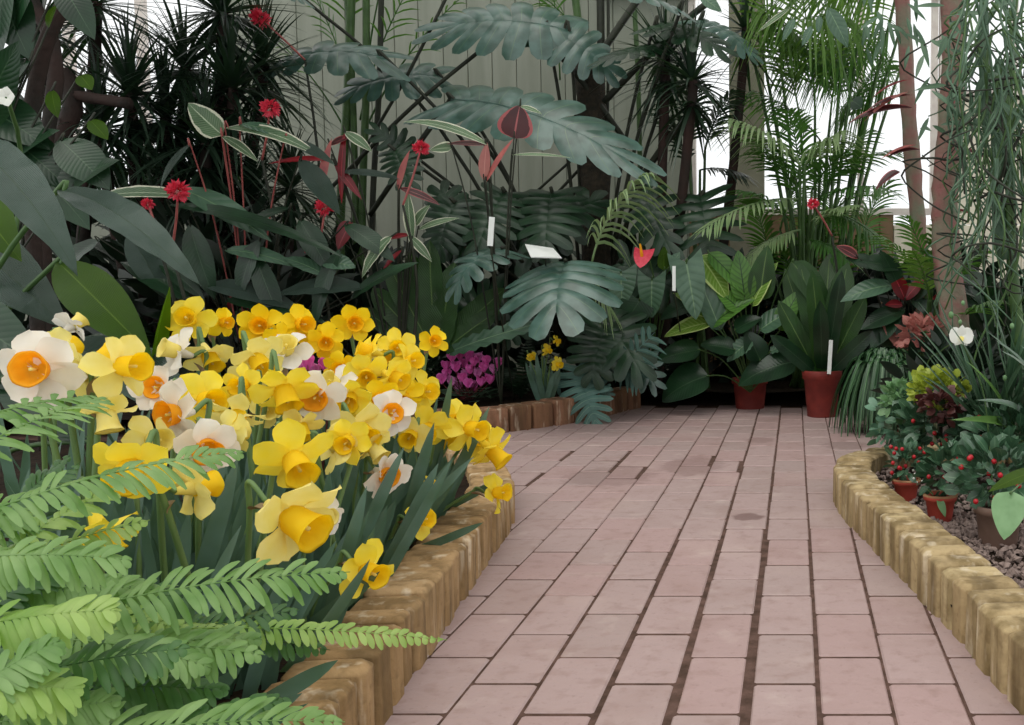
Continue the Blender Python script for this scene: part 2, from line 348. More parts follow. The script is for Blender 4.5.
def frond(mb, A, B, bend=.6, up=UP, plen=.03, pw=.005, n=28, ang=70, droop=.2, rr=.002, start=.08, prof='lance', seg=3, lift=0, jit=.1, pprof=None, twist=0):
    ar = arc(A, B, bend, up, n); f = PROF[prof]
    tube(mb, [a[0] for a in ar], rr, rr * .3, 1, 4)
    for i, (p, T, S, Nn) in enumerate(ar):
        t = i / n
        if t < start or i == n: continue
        l = plen * max(.12, f(t))
        for sg in (-1, 1):
            a = math.radians(ang * (1 - .35 * t) + R.uniform(-5, 5))
            d = unit(T * math.cos(a) + S * (sg * math.sin(a)) + Nn * (lift + R.uniform(-jit, jit)))
            l2 = l * R.uniform(.9, 1.08); rows = []
            sd = unit(Nn.cross(d)) if Nn.cross(d).length > .1 else T
            if twist: sd = unit(sd + Nn * twist * sg)
            for q in range(seg + 1):
                u = q / seg; c = p + d * (l2 * u) - UP * (droop * l2 * u * u)
                w = pw * (pprof(u) if pprof else max(.04, math.sin(math.pi * (.12 + .86 * u)) ** .8))
                rows.append([c - sd * w, c + Nn * (w * .25), c + sd * w] if seg > 3 else [c - sd * w, c + sd * w])
            mb.grid(rows)
def tongue(u): return .5 + 1.0 * u if u < .5 else (1.0 if u < .75 else (.85 if u < .95 else .3))
def hang(u): return max(.08, 1 - u ** 2.5)
def monstera(mb, A, B, w, up=UP, bend=.5, n=7, gap=.3, fill=.35, cup=.25, rnd=.1, sweep=0):
    """split leaf: base A to tip B, half width w; lobes leave the midrib and part from each other"""
    A, B = Vector(A), Vector(B); L = (B - A).length
    nu = n * 4; ar = arc(A, B, bend, up, nu)
    tube(mb, [a[0] - a[3] * .002 for a in ar], L * .012, L * .003, 1, 4)
    for sg in (-1, 1):
        for k in range(n):
            t0, t1 = k / n, (k + 1) / n; rows = []
            lw = w * R.uniform(1 - rnd, 1 + rnd); cv = R.uniform(-.06, .06) * w
            for q in range(9):
                s = q / 8
                g = 0 if s < fill else gap * ((s - fill) / (1 - fill)) ** .7 * .5
                if s > .85: g += (s - .85) * 1.4
                row = []
                for j in range(5):
                    tt = j / 4; tt = g + (1 - 2 * g) * tt if g < .5 else .5
                    t = t0 + (t1 - t0) * tt
                    x = t * nu; i = min(int(x), nu - 1); fr = x - i
                    p = ar[i][0].lerp(ar[i + 1][0], fr); T = ar[i][1]; S = ar[i][2]; Nn = ar[i][3]
                    # heart outline: wide near the base, narrowing to the tip; lobes sweep back at the base, forward at the tip
                    wid = lw * (math.sin(math.pi * (.22 + .76 * t)) ** .8)
                    swp = L * (-.34 * (1 - t) ** 2 + .26 * t + sweep) * s ** 1.3
                    h = -cup * wid * s * s + .05 * wid * math.sin(tt * math.pi) * (1 if s > .1 else 0) + cv * s * s
                    row.append(p + S * (sg * s * wid) + T * swp + Nn * h)
                rows.append(row)
            mb.grid(rows)
def rosette(mb, P, n, L, w, el0=-20, el1=80, prof='blade', droop=.6, up=None, nu=6, nv=2, fold=.2, az=(0, 360), jl=.25):
    for i in range(n):
        a = math.radians(az[0] + (az[1] - az[0]) * ((i * .618034) % 1)); e = math.radians(el0 + (el1 - el0) * R.random())
        d = Vector((math.cos(a) * math.cos(e), math.sin(a) * math.cos(e), math.sin(e)))
        l = L * R.uniform(1 - jl, 1 + jl * .6)
        tip = P + d * l - UP * (l * droop * .5 * math.cos(e))
        blade(mb, P + d * .01, tip, w * R.uniform(.8, 1.2), prof, UP, droop, fold, nu, nv)
def leafball(mb, P, rx, ry, rz, n, l, w, prof='oval', upb=.3, nu=4, nv=2, fold=.15, bend=.5, hollow=.45):
    P = Vector(P)
    for i in range(n):
        d = Vector((R.gauss(0, 1), R.gauss(0, 1), R.gauss(0, 1) + upb)).normalized(); k = R.uniform(hollow, 1)
        q = P + Vector((d.x * rx, d.y * ry, d.z * rz)) * k
        dd = unit(d + Vector((R.uniform(-.7, .7), R.uniform(-.7, .7), R.uniform(-.2, .6))))
        ll = l * R.uniform(.7, 1.2)
        blade(mb, q, q + dd * ll, w * R.uniform(.8, 1.2), prof, unit(d + UP * .7), bend, fold, nu, nv)

# ---------------------------------------------------------------- setting
FZ = 0.0; SOIL = .075
KL = [(-.46, .55), (-.50, .8), (-.545, 1.15), (-.575, 1.4), (-.625, 1.8), (-.67, 2.15), (-.705, 2.45), (-.755, 2.62), (-.90, 2.95), (-1.15, 3.25), (-1.6, 3.45)]
KB = [(-2.1, 3.9), (-1.7, 3.92), (-1.45, 3.98), (-1.22, 4.08), (-1.02, 4.33), (-.88, 4.62), (-.80, 4.88), (-.74, 5.0)]
KR = [(.44, .6), (.37, 1.05), (.318, 1.38), (.25, 1.82), (.20, 2.12), (.15, 2.4), (.118, 2.62), (.112, 2.82), (.15, 2.98), (.24, 3.10), (.45, 3.2), (.9, 3.25)]
def poly(pts): return crom([Vector((x, y, 0)) for x, y in pts], 6)
def inside(P, poly_):
    x, y = P; c = False; n = len(poly_)
    for i in range(n):
        x1, y1 = poly_[i][:2]; x2, y2 = poly_[(i + 1) % n][:2]
        if (y1 > y) != (y2 > y) and x < (x2 - x1) * (y - y1) / (y2 - y1) + x1: c = not c
    return c
BED_L = [(-8.2, .3)] + KL + [(-8.2, 3.45)]
BED_B = [(-8.2, 3.9)] + KB + [(-.3, 6.3), (-8.2, 6.3)]
BED_R = [(2.5, .3)] + KR + [(2.5, 3.25)]
mb = MB()
PX, PY, X0 = .1055, .217, .035
wide = {0: .003, -1: .006, -2: .0055, -3: .004, 1: .002}
for c in range(-24, 18):
    xa, xb = X0 + c * PX, X0 + (c + 1) * PX
    ga, gb = wide.get(c, .0008 + .0006 * ((c * 7) % 3)), wide.get(c + 1, .0008 + .0006 * (((c + 1) * 7) % 3))
    for r in range(2, 25):
        ya = .068 + .1085 * (c % 2) + r * PY + R.uniform(-.0008, .0008); yb = ya + PY
        fz = 1 if ya < 2.3 else .45
        gx0 = ga * fz * R.uniform(.6, 1.3); gx1 = gb * fz * R.uniform(.6, 1.3); gy = R.choice((.003, .0036, .0042, .005)) * (1 if ya < 3 else 1.3)
        # gaps opened by settling further up the path
        if 2.9 < ya < 3.5 and -9 <= c <= -2 and R.random() < .35: gx1 += .012; gy += .006
        cx, cy = (xa + xb) / 2, (ya + yb) / 2
        if cy > 5.0: continue
        if inside((cx, cy), BED_L) and inside((cx + .15, cy), BED_L): continue
        if inside((cx, cy), BED_R) and inside((cx - .15, cy), BED_R): continue
        mb.box(Vector(((xa + gx0 + xb - gx1) / 2, (ya + yb) / 2, -.02 + R.uniform(-.0007, .0007))), Vector((1, 0, 0)), Vector((0, 1, 0)),
               unit(Vector((R.uniform(-.006, .006), R.uniform(-.004, .004), 1))), (xb - xa - gx0 - gx1) / 2, (yb - ya) / 2 - gy, .02, .0032, (R.random(), R.random()))
tag(mb.build('floor', 'paver', rnd=True, smooth=False), 'pink clay brick paving of the garden path', None, kind='structure')
mb = MB(); mb.grid([[Vector((-8.2, .2, -.0024)), Vector((3, .2, -.0024))], [Vector((-8.2, 6.4, -.0024)), Vector((3, 6.4, -.0024))]])
tag(mb.build('floor_bedding', 'mortar'), 'brown dirt in the joints of the path', None, kind='structure')
def kerb(name, pts, mat, sgn, label, hh=.107, wdt=.105, pitch=.07, jz=.004):
    P = poly(pts); mb = MB(); 
    # walk by arc length
    acc = 0; nxt = pitch / 2
    for a, b in zip(P, P[1:]):
        L = (b - a).length
        while nxt <= acc + L:
            q = a.lerp(b, (nxt - acc) / L); T = unit(b - a); Nn = Vector((T.y, -T.x, 0)) * sgn
            tj = R.uniform(-.04, .04); T2 = unit(T + Nn * tj); N2 = Vector((T2.y, -T2.x, 0)) * sgn
            h = hh + R.uniform(-jz, jz)
            mb.box(q + N2 * (wdt / 2 + R.uniform(-.004, .004)) + UP * (h / 2 - .03), T2, N2, unit(UP + T2 * R.uniform(-.025, .025) + N2 * R.uniform(-.02, .02)),
                   pitch / 2 - (R.uniform(.002, .0045) if R.random() < .75 else .008), wdt / 2, h / 2 + .03, R.uniform(.005, .009), (R.random(), R.random()))
            nxt += pitch
        acc += L
    o = mb.build(name, mat, rnd=True, loc=(pts[0][0], pts[0][1], 0))
    bv = o.modifiers.new('b', 'BEVEL'); bv.width = .0025; bv.segments = 2; bv.limit_method = 'ANGLE'; bv.angle_limit = .6
    return tag(o, label, 'kerb')
kerb('brick_kerb', KL, 'kerb_l', -1, 'brown buff upright brick kerb of the daffodil bed, left of the path')
kerb('brick_kerb', KR, 'kerb', 1, 'yellow buff upright brick kerb of the gravel bed, right of the path', .1)
kerb('brick_kerb', KB, 'kerb_d', -1, 'dark weathered brick kerb at the far end behind the magenta flowers', .108, .11, .12, .006)
def ground(pts, z, name, label, mat='soil', amp=.02):
    mb = MB(); xs = [p[0] for p in pts]; ys = [p[1] for p in pts]; st = .1
    idx = {}
    x0, y0 = min(xs), min(ys); nx = int((max(xs) - x0) / st) + 2; ny = int((max(ys) - y0) / st) + 2
    for i in range(nx):
        for j in range(ny):
            x, y = x0 + i * st, y0 + j * st
            idx[i, j] = len(mb.v); mb.v.append(Vector((x, y, z + amp * noise.noise(Vector((x * 5, y * 5, 0))))))
    for i in range(nx - 1):
        for j in range(ny - 1):
            x, y = x0 + (i + .5) * st, y0 + (j + .5) * st
            if inside((x, y), pts): mb.face((idx[i, j], idx[i + 1, j], idx[i + 1, j + 1], idx[i, j + 1]))
    return tag(mb.build(name, mat), label, None, kind='structure')
def shrink(K, d): return [(x - d, y) for x, y in K]
ground([(-8.2, .3)] + shrink(KL, .06) + [(-8.2, 3.38)], SOIL, 'ground_soil', 'dark soil of the daffodil bed')
ground([(-8.2, 4.0)] + [(x - .04, y + .06) for x, y in KB] + [(-.7, 5.0), (3, 5.0), (3, 6.4), (-8.2, 6.4)], SOIL, 'ground_soil', 'dark soil of the planting along the back wall')
ground([(2.5, .3)] + shrink(KR, -.06) + [(2.5, 3.2)], .045, 'ground_soil', 'soil of the bed under the gravel', amp=.004)
# gravel
mb = MB()
for i in range(5200):
    y = R.uniform(1.15, 3.0)
    if i % 3: y = R.uniform(1.4, 2.5)
    kx = .0
    for (x1, y1), (x2, y2) in zip(KR, KR[1:]):
        if y1 <= y <= y2: kx = x1 + (x2 - x1) * (y - y1) / (y2 - y1)
    x = kx + .1 + R.random() ** 1.3 * .5; r = R.uniform(.0045, .0095)
    c = Vector((x, y, .048 + R.uniform(0, .012))); m3 = Matrix.Rotation(R.uniform(0, 6.28), 3, Vector((R.random(), R.random(), R.random())).normalized())
    b = len(mb.v); sx, sy, sz = R.uniform(.7, 1.4), R.uniform(.7, 1.2), R.uniform(.6, 1)
    for v in ((1, 0, .2), (.3, 1, -.1), (-.8, .6, .2), (-.7, -.7, 0), (.4, -1, .1), (.1, .1, 1), (0, -.1, -1)):
        mb.v.append(c + m3 @ Vector((v[0] * sx, v[1] * sy, v[2] * sz)) * r)
    for k in range(5):
        mb.face((b + k, b + (k + 1) % 5, b + 5)); mb.face((b + (k + 1) % 5, b + k, b + 6))
tag(mb.build('gravel', 'gravel', smooth=False), 'grey-brown gravel mulch between the small pots in the right bed', 'gravel', kind='stuff')
# walls : back wall at WY
WY = 6.3
def slab(name, x0, x1, y0, y1, z0, z1, mat, label=None, parent=None, kind='structure', ch=.003):
    mb = MB(); mb.box(Vector(((x0 + x1) / 2, (y0 + y1) / 2, (z0 + z1) / 2)), Vector((1, 0, 0)), Vector((0, 1, 0)), UP, (x1 - x0) / 2, (y1 - y0) / 2, (z1 - z0) / 2, ch)
    o = mb.build(name, mat, parent=parent, smooth=False)
    if kind and not parent: o['kind'] = kind
    if label: o['label'] = label
    return o
def wx(px): return (px - VX) / F * WY
def wz(py): return at(512, py, WY).z
def boards(name, xa, xb, z0, z1, mat, label, pitch=.15, y=WY):
    mb = MB(); x = xa
    while x < xb - .01:
        x2 = min(x + pitch, xb)
        mb.box(Vector(((x + x2) / 2, y + .02, (z0 + z1) / 2)), Vector((1, 0, 0)), Vector((0, 1, 0)), UP, (x2 - x) / 2 - .0015, .02, (z1 - z0) / 2, .003)
        x = x2
    mb.box(Vector(((xa + xb) / 2, y + .05, (z0 + z1) / 2)), Vector((1, 0, 0)), Vector((0, 1, 0)), UP, (xb - xa) / 2, .012, (z1 - z0) / 2, .001)
    o = mb.build(name, mat, smooth=False); o['kind'] = 'structure'; o['label'] = label
    return o
boards('wall_back', wx(236), wx(690), 0, 3.6, 'boards', 'grey-green painted board wall behind the monstera')
boards('wall_back_low', wx(690), wx(893), 0, wz(214), 'lowboards', 'low ochre board wall below the right windows', .17)
boards('wall_back_side', wx(893), wx(1300), 0, wz(225), 'cream', 'low pale wall behind the leaning pink trunks', .4)
boards('wall_back_cream', wx(936), wx(1300), wz(224), wz(96), 'cream', 'cream panel behind the tangle of thin stems', .55, WY + .01)
boards('wall_back_left', wx(-500), wx(236), 0, wz(200), 'boards', 'low board wall below the left windows', .17)
def window(name, xa, xb, z0, z1, posts, label, rail=()):
    root = bpy.data.objects.new(name, None); C.objects.link(root); root.location = ((xa + xb) / 2, WY, z0); root['kind'] = 'structure'; root['label'] = label
    ORG[root.name] = Vector(root.location)
    m = MB(); ex, ey = Vector((1, 0, 0)), Vector((0, 1, 0))
    for x, hw in posts: m.box(Vector((x, WY + .02, (z0 + z1) / 2)), ex, ey, UP, hw, .03, (z1 - z0) / 2, .002)
    for z in (z0 + .015, z1 - .03) + tuple(rail): m.box(Vector(((xa + xb) / 2, WY + .02, z)), ex, ey, UP, (xb - xa) / 2, .028, .02, .002)
    m.build('window_frame', 'whiteframe', root, smooth=False)
    g = MB(); g.grid([[Vector((xa, WY + .02, z0)), Vector((xb, WY + .02, z0))], [Vector((xa, WY + .02, z1)), Vector((xb, WY + .02, z1))]])
    g.build('window_glass', 'glass', root)
window('window_1', wx(-500), wx(236), wz(200), 3.6, [(wx(x), .022) for x in (-480, -300, -150, -60, 4, 82, 154, 232)], 'bright window behind the dark spiky foliage')
window('window_2', wx(690), wx(936), wz(214), 3.3, [(wx(x), .02) for x in (694, 860, 932)], 'bright window behind the palm fronds')
window('window_3', wx(936), wx(1300), wz(96), 3.3, [(wx(x), .02) for x in (940, 1010, 1100, 1290)], 'bright window above the cream panel')
slab('trim_1', wx(731), wx(765), WY - .08, WY, 0, 3.4, 'post', 'grey timber post between the bright windows')
slab('trim_2', wx(600), wx(1300), WY - .05, WY + .05, wz(-2), wz(-24), 'whiteframe', 'white head beam above the windows')
# ---------------------------------------------------------------- daffodils
KINDS = {'y': ('pet_y', 'cup_y', .58, .36), 'g': ('pet_g', 'cup_g', .5, .37), 'p': ('pet_p', 'cup_y', .62, .37), 'w': ('pet_w', 'cup_o', .35, .40), 'q': ('pet_p', 'pet_p', .6, .4), 'b': ('pet_w', 'pet_p', .5, .36)}
def kerbx(Y):
    for (x1, y1), (x2, y2) in zip(KL, KL[1:]):
        if y1 <= Y <= y2: return x1 + (x2 - x1) * (Y - y1) / (y2 - y1)
    return -.5
def daffodil(px, py, size, Y, kind, az, el, label, leaves=4, base=None, nod=True):
    if kind in 'ygpq' and abs(az) < 60: az += 34; el -= 16
    H = at(px, py, Y); Rr = size / F * Y / 2 * 1.12
    a, e = math.radians(az), math.radians(el)
    Fd = Vector((math.sin(a) * math.cos(e), -math.cos(a) * math.cos(e), math.sin(e)))
    gz = SOIL
    if base is None:
        bx = min(H.x - R.uniform(-.02, .1), kerbx(Y) - .14); by = H.y + R.uniform(-.03, .12)
    else: bx, by = base
    B0 = Vector((bx, by, gz - .01))
    t = thing('daffodil', label, 'daffodil', B0, 'daffodils')
    pm, cm, cl, cr = KINDS[kind]
    nk = H - Fd * Rr * .55
    top = nk - Fd * Rr * .5 + UP * .012
    pre = top.lerp(B0, .12) 
    s = MB(); mid = B0.lerp(pre, .55) + Vector((-(pre.x - B0.x) * .18, 0, 0)) 
    tube(s, [B0, mid, pre, top, nk], .0032 * min(1.2, Rr / .03), .0028 * min(1.2, Rr / .03), 5, 6)
    s.build('stem', 'daf_stem', t)
    sp = MB(); blade(sp, pre, nk - UP * .01, .008, 'lance', unit(UP - Fd * .5), .6, .7, 6, 2)
    sp.build('spathe', 'spathe', t)
    # petals: two whorls of three
    p = MB(); u = Fd.cross(UP); u = unit(u) if u.length > .05 else Vector((1, 0, 0)); v = u.cross(Fd); r0 = R.random() * 2
    back = R.uniform(-.25, .25)
    for k in range(6):
        th = r0 + k * math.pi / 3; rad = u * math.cos(th) + v * math.sin(th)
        off = -.02 if k % 2 else .02
        bs = H + Fd * (off * Rr) + rad * Rr * .1
        tp = H + rad * Rr * R.uniform(.92, 1.06) + Fd * Rr * (back + R.uniform(-.3, .3) + off)
        blade(p, bs, tp, Rr * (.37 if kind != 'w' else .44), 'petal', unit(Fd + (v * math.cos(th) - u * math.sin(th)) * R.uniform(-.5, .5)), R.uniform(-.5, .9), .1, 8, 4, wav=.16, wf=1.2, cup=-.15)
    tube(p, [nk, H - Fd * Rr * .2, H + Fd * .02 * Rr], Rr * .1, Rr * .26, 2, 8)
    po = p.build('petals', pm, t)
    c = MB(); prof = [(.02, -.02), (.72, .0), (.8, .2), (.84, .45), (.9, .7), (1.0, .86), (1.14, .93), (1.1, .9), (.96, .8), (.84, .62), (.72, .32), (.5, .12), (.01, .1)]
    lathe(c, H, Fd, [(q * Rr * cr, h * Rr * cl * 1.3) for q, h in prof], 28, .17, R.choice((5, 6, 7)))
    c.build('trumpet', cm, t)
    sm = MB(); tube(sm, [H, H + Fd * Rr * cl * .9], Rr * .03, Rr * .05, 1, 5); sm.build('pistil', 'pet_p', t)
    lf = MB()
    for k in range(leaves):
        b = B0 + Vector((R.uniform(-.02, .02), R.uniform(-.02, .02), 0)); hgt = R.uniform(.6, .9) * max(.2, (H.z - gz))
        hgt = max(hgt, .16)
        an = R.uniform(0, 6.28); out = R.uniform(.1, .55) * hgt
        tipp = b + Vector((math.cos(an) * out + .05 * hgt, math.sin(an) * out * .7 - .1 * hgt, hgt))
        blade(lf, b, tipp, R.uniform(.007, .0115), 'strap', unit(Vector((math.cos(an) * .5, -1, .3))), R.uniform(-.2, .6), .25, 12, 2)
    lf.build('leaves', 'daf_leaf', t)
    return t
D = [
 (38, 370, 72, 1.12, 'w', 8, 8, 'cream-white daffodil with broad orange cup, the largest open white bloom at the far left'),
 (86, 372, 74, 1.18, 'p', 150, 25, 'pale yellow daffodil turned away beside the big orange-cupped bloom'),
 (121, 366, 62, 1.16, 'p', 75, 0, 'pale yellow daffodil with pointed petals, just right of the turned-away bloom'),
 (106, 412, 50, 1.15, 'q', 20, -55, 'small pale yellow drooping daffodil hanging above the fern fronds'),
 (72, 326, 36, 1.5, 'b', 150, 35, 'faded white daffodil seen from behind above the large orange-cupped bloom'),
 (190, 320, 44, 1.75, 'y', -20, 30, 'yellow daffodil under the upright curled green leaf'),
 (222, 322, 28, 1.9, 'g', 40, 10, 'small golden daffodil beside the upright curled green leaf'),
 (178, 352, 46, 1.6, 'b', -40, 20, 'pinkish-white daffodil below the yellow one near the curled leaf'),
 (208, 354, 44, 1.65, 'p', 20, -30, 'pale yellow daffodil drooping behind thin crossing stems'),
 (262, 326, 40, 2.0, 'g', -20, 20, 'golden daffodil at the start of the back row, by the dark ginger leaves'),
 (278, 342, 36, 1.95, 'g', 10, 0, 'golden daffodil low in the back row, under two others'),
 (300, 324, 38, 2.0, 'g', 25, 15, 'golden daffodil in the middle of the back row'),
 (326, 341, 34, 1.98, 'g', -10, 5, 'golden star-shaped daffodil low at the end of the back row'),
 (353, 323, 36, 2.1, 'g', 0, 15, 'lone golden daffodil raised highest above the back row'),
 (256, 358, 52, 1.6, 'p', 20, -20, 'pale yellow daffodil with darker throat, below the golden back row'),
 (286, 352, 46, 1.7, 'b', 30, 45, 'white-petalled daffodil catching light below the golden back row'),
 (283, 388, 60, 1.5, 'y', 15, -38, 'yellow daffodil with long trumpet pointing down in the heart of the clump'),
 (316, 396, 52, 1.55, 'w', 15, -10, 'white daffodil with orange cup next to the downward trumpet'),
 (336, 384, 40, 1.7, 'b', -20, 30, 'white daffodil by the pink flowers inside the clump'),
 (160, 388, 46, 1.3, 'w', 0, 10, 'small white daffodil with tiny orange cup above two larger white ones'),
 (176, 414, 60, 1.25, 'w', -25, 0, 'white daffodil with ragged orange cup behind the fern tip'),
 (206, 446, 58, 1.2, 'w', 40, -25, 'white daffodil with deep orange cup, lowest of the three white ones'),
 (204, 400, 56, 1.45, 'y', 60, 0, 'yellow daffodil in profile right of the ragged orange cup'),
 (238, 412, 50, 1.4, 'p', -20, -40, 'pale yellow drooping daffodil with a brown bent neck'),
 (262, 408, 40, 1.6, 'q', 20, 10, 'pale yellow daffodil squeezed behind the brown bent neck'),
 (134, 466, 74, 1.1, 'y', -30, -10, 'yellow daffodil half hidden by fern fronds near the big leaves'),
 (192, 488, 60, 1.15, 'p', 160, 0, 'yellow daffodil turned away behind blue-green leaves'),
 (100, 528, 70, 1.0, 'y', 50, -50, 'golden yellow daffodil nodding low among the fern fronds'),
 (293, 458, 74, 1.3, 'y', 12, -15, 'bright yellow daffodil facing the path, above the biggest bloom'),
 (288, 516, 92, 1.15, 'p', 38, -8, 'biggest bloom, pale yellow petals round a golden trumpet, low at the front'),
 (322, 516, 42, 1.3, 'b', 60, 0, 'white daffodil tucked behind the biggest bloom'),
 (365, 570, 58, 1.38, 'y', 60, -10, 'yellow daffodil hanging lowest over the brick kerb'),
 (418, 520, 40, 1.8, 'y', 70, 10, 'yellow daffodil in profile resting above the kerb bricks'),
 (495, 493, 38, 2.12, 'y', 70, 5, 'yellow daffodil on a long bent stem leaning out over the kerb corner'),
 (397, 348, 36, 2.0, 'y', -10, 20, 'yellow daffodil at the top of the dense cluster by the kerb'),
 (372, 352, 36, 1.95, 'y', -60, 20, 'yellow daffodil facing back at the top of the dense cluster'),
 (366, 374, 44, 1.85, 'y', -10, 0, 'yellow daffodil on the inner side of the dense cluster'),
 (392, 376, 42, 1.85, 'y', 35, -5, 'yellow daffodil on the path side of the dense cluster'),
 (350, 396, 46, 1.7, 'y', -20, -10, 'yellow daffodil below the dense cluster beside the pink flowers'),
 (378, 398, 40, 1.8, 'g', 10, 0, 'deep yellow daffodil in the lower part of the dense cluster'),
 (358, 428, 58, 1.6, 'p', 15, -10, 'large pale yellow daffodil under the dense cluster'),
 (335, 446, 50, 1.5, 'p', 160, -20, 'pale yellow daffodil seen from behind beside a brown bent neck'),
 (390, 414, 42, 1.75, 'w', 40, 10, 'white daffodil with small orange cup under the dense cluster'),
 (384, 474, 46, 1.6, 'w', 60, -15, 'white daffodil with golden cup in profile above the kerb leaves'),
 (433, 341, 28, 2.4, 'g', 0, 20, 'small golden daffodil standing alone behind the cluster, above the magenta cyclamen'),
 (422, 392, 40, 2.0, 'y', 60, 5, 'yellow daffodil in profile left of the magenta cyclamen'),
 (428, 428, 44, 2.0, 'y', -20, 0, 'yellow daffodil with folded petals, first of three above the kerb corner'),
 (446, 432, 36, 2.1, 'g', -40, 20, 'deep yellow daffodil tucked between its neighbours above the kerb corner'),
 (468, 428, 48, 2.05, 'y', 30, 10, 'full yellow daffodil in the middle above the kerb corner'),
 (491, 450, 48, 2.1, 'y', 45, -25, 'yellow daffodil reaching furthest over the path at the kerb corner'),
 (425, 488, 28, 1.95, 'y', 40, 40, 'half-open yellow daffodil low between the leaves near the kerb'),
 (408, 362, 38, 1.95, 'y', 60, 10, 'yellow daffodil in profile at the path edge of the dense cluster'),
 (342, 368, 36, 1.9, 'g', -30, 10, 'golden daffodil linking the back row and the dense cluster'),
 (380, 366, 38, 2.0, 'p', 20, 35, 'pale yellow daffodil facing up behind the dense cluster'),
 (404, 396, 36, 1.9, 'g', -20, -10, 'golden daffodil low on the path side of the dense cluster'),
 (350, 440, 44, 1.5, 'y', -35, 5, 'yellow daffodil beneath the large pale one'),
 (372, 446, 40, 1.6, 'q', 40, -30, 'pale yellow daffodil drooping beside the white profile bloom'),
 (245, 384, 40, 1.5, 'y', -40, 10, 'yellow daffodil left of the long downward trumpet'),
 (228, 432, 44, 1.3, 'q', 160, 0, 'pale daffodil seen from behind among upright leaves'),
 (300, 424, 40, 1.5, 'p', 10, -40, 'pale yellow drooping daffodil under the white and orange one'),
 (478, 438, 40, 2.15, 'y', -10, 25, 'yellow daffodil behind the middle one above the kerb corner'),
 (452, 420, 38, 2.15, 'y', 20, 20, 'yellow daffodil upper left of the kerb corner group'),
 (412, 434, 40, 1.9, 'p', -30, 0, 'pale yellow daffodil left of the kerb corner group'),
 (152, 440, 48, 1.2, 'q', 30, 20, 'pale yellow daffodil behind the fern tip and white blooms'),
 (60, 352, 44, 1.3, 'p', 170, 20, 'pale yellow daffodil behind the largest white bloom'),
 (270, 372, 36, 1.8, 'p', -30, 25, 'pale daffodil between the golden back row and the downward trumpet'),
 (312, 340, 34, 2.05, 'g', 30, 25, 'golden daffodil filling the gap in the back row'),
]
for d in D: daffodil(*d)
# extra leaf clumps of the same planting
mb = MB()
for i in range(150):
    y = R.uniform(1.05, 2.3); kx = kerbx(y) - .13; x = R.uniform(max(-.88 * y * .95, kx - .75), kx)
    b = Vector((x, y, SOIL)); h = R.uniform(.17, .31) - .05 * (y < 1.2) - .05 * (x > kx - .15); an = R.uniform(0, 6.28); out = R.uniform(.1, .6) * h
    ex = .12 if x > kx - .15 else .02
    blade(mb, b, b + Vector((math.cos(an) * out + ex, math.sin(an) * out * .6 - .04, h - ex * .4)), R.uniform(.007, .011), 'strap', unit(Vector((math.cos(an), -1, .3))), R.uniform(-.2, .8), .25, 12, 2)
tag(mb.build('daffodil_leaves', 'daf_leaf', loc=(-.9, 1.6, SOIL)), 'blue-green strap leaves filling the daffodil bed between the flower stems', 'leaves', kind='stuff')
# small far daffodils by the back kerb
for px, py, s, lb in ((547, 350, 12, 'tiny yellow daffodil beside the dark far monstera leaf'), (556, 341, 11, 'tiny yellow daffodil highest of the far clump behind the cyclamen'), (557, 364, 15, 'tiny yellow daffodil lowest and widest of the far clump'), (531, 356, 11, 'tiny yellow daffodil nearest the magenta cyclamen')):
    b = zat(545 + R.uniform(-6, 6), 405, SOIL)
    daffodil(px, py, s, b.y - .1, 'y', R.uniform(-30, 40), R.uniform(-10, 20), lb, 5, (b.x, b.y))
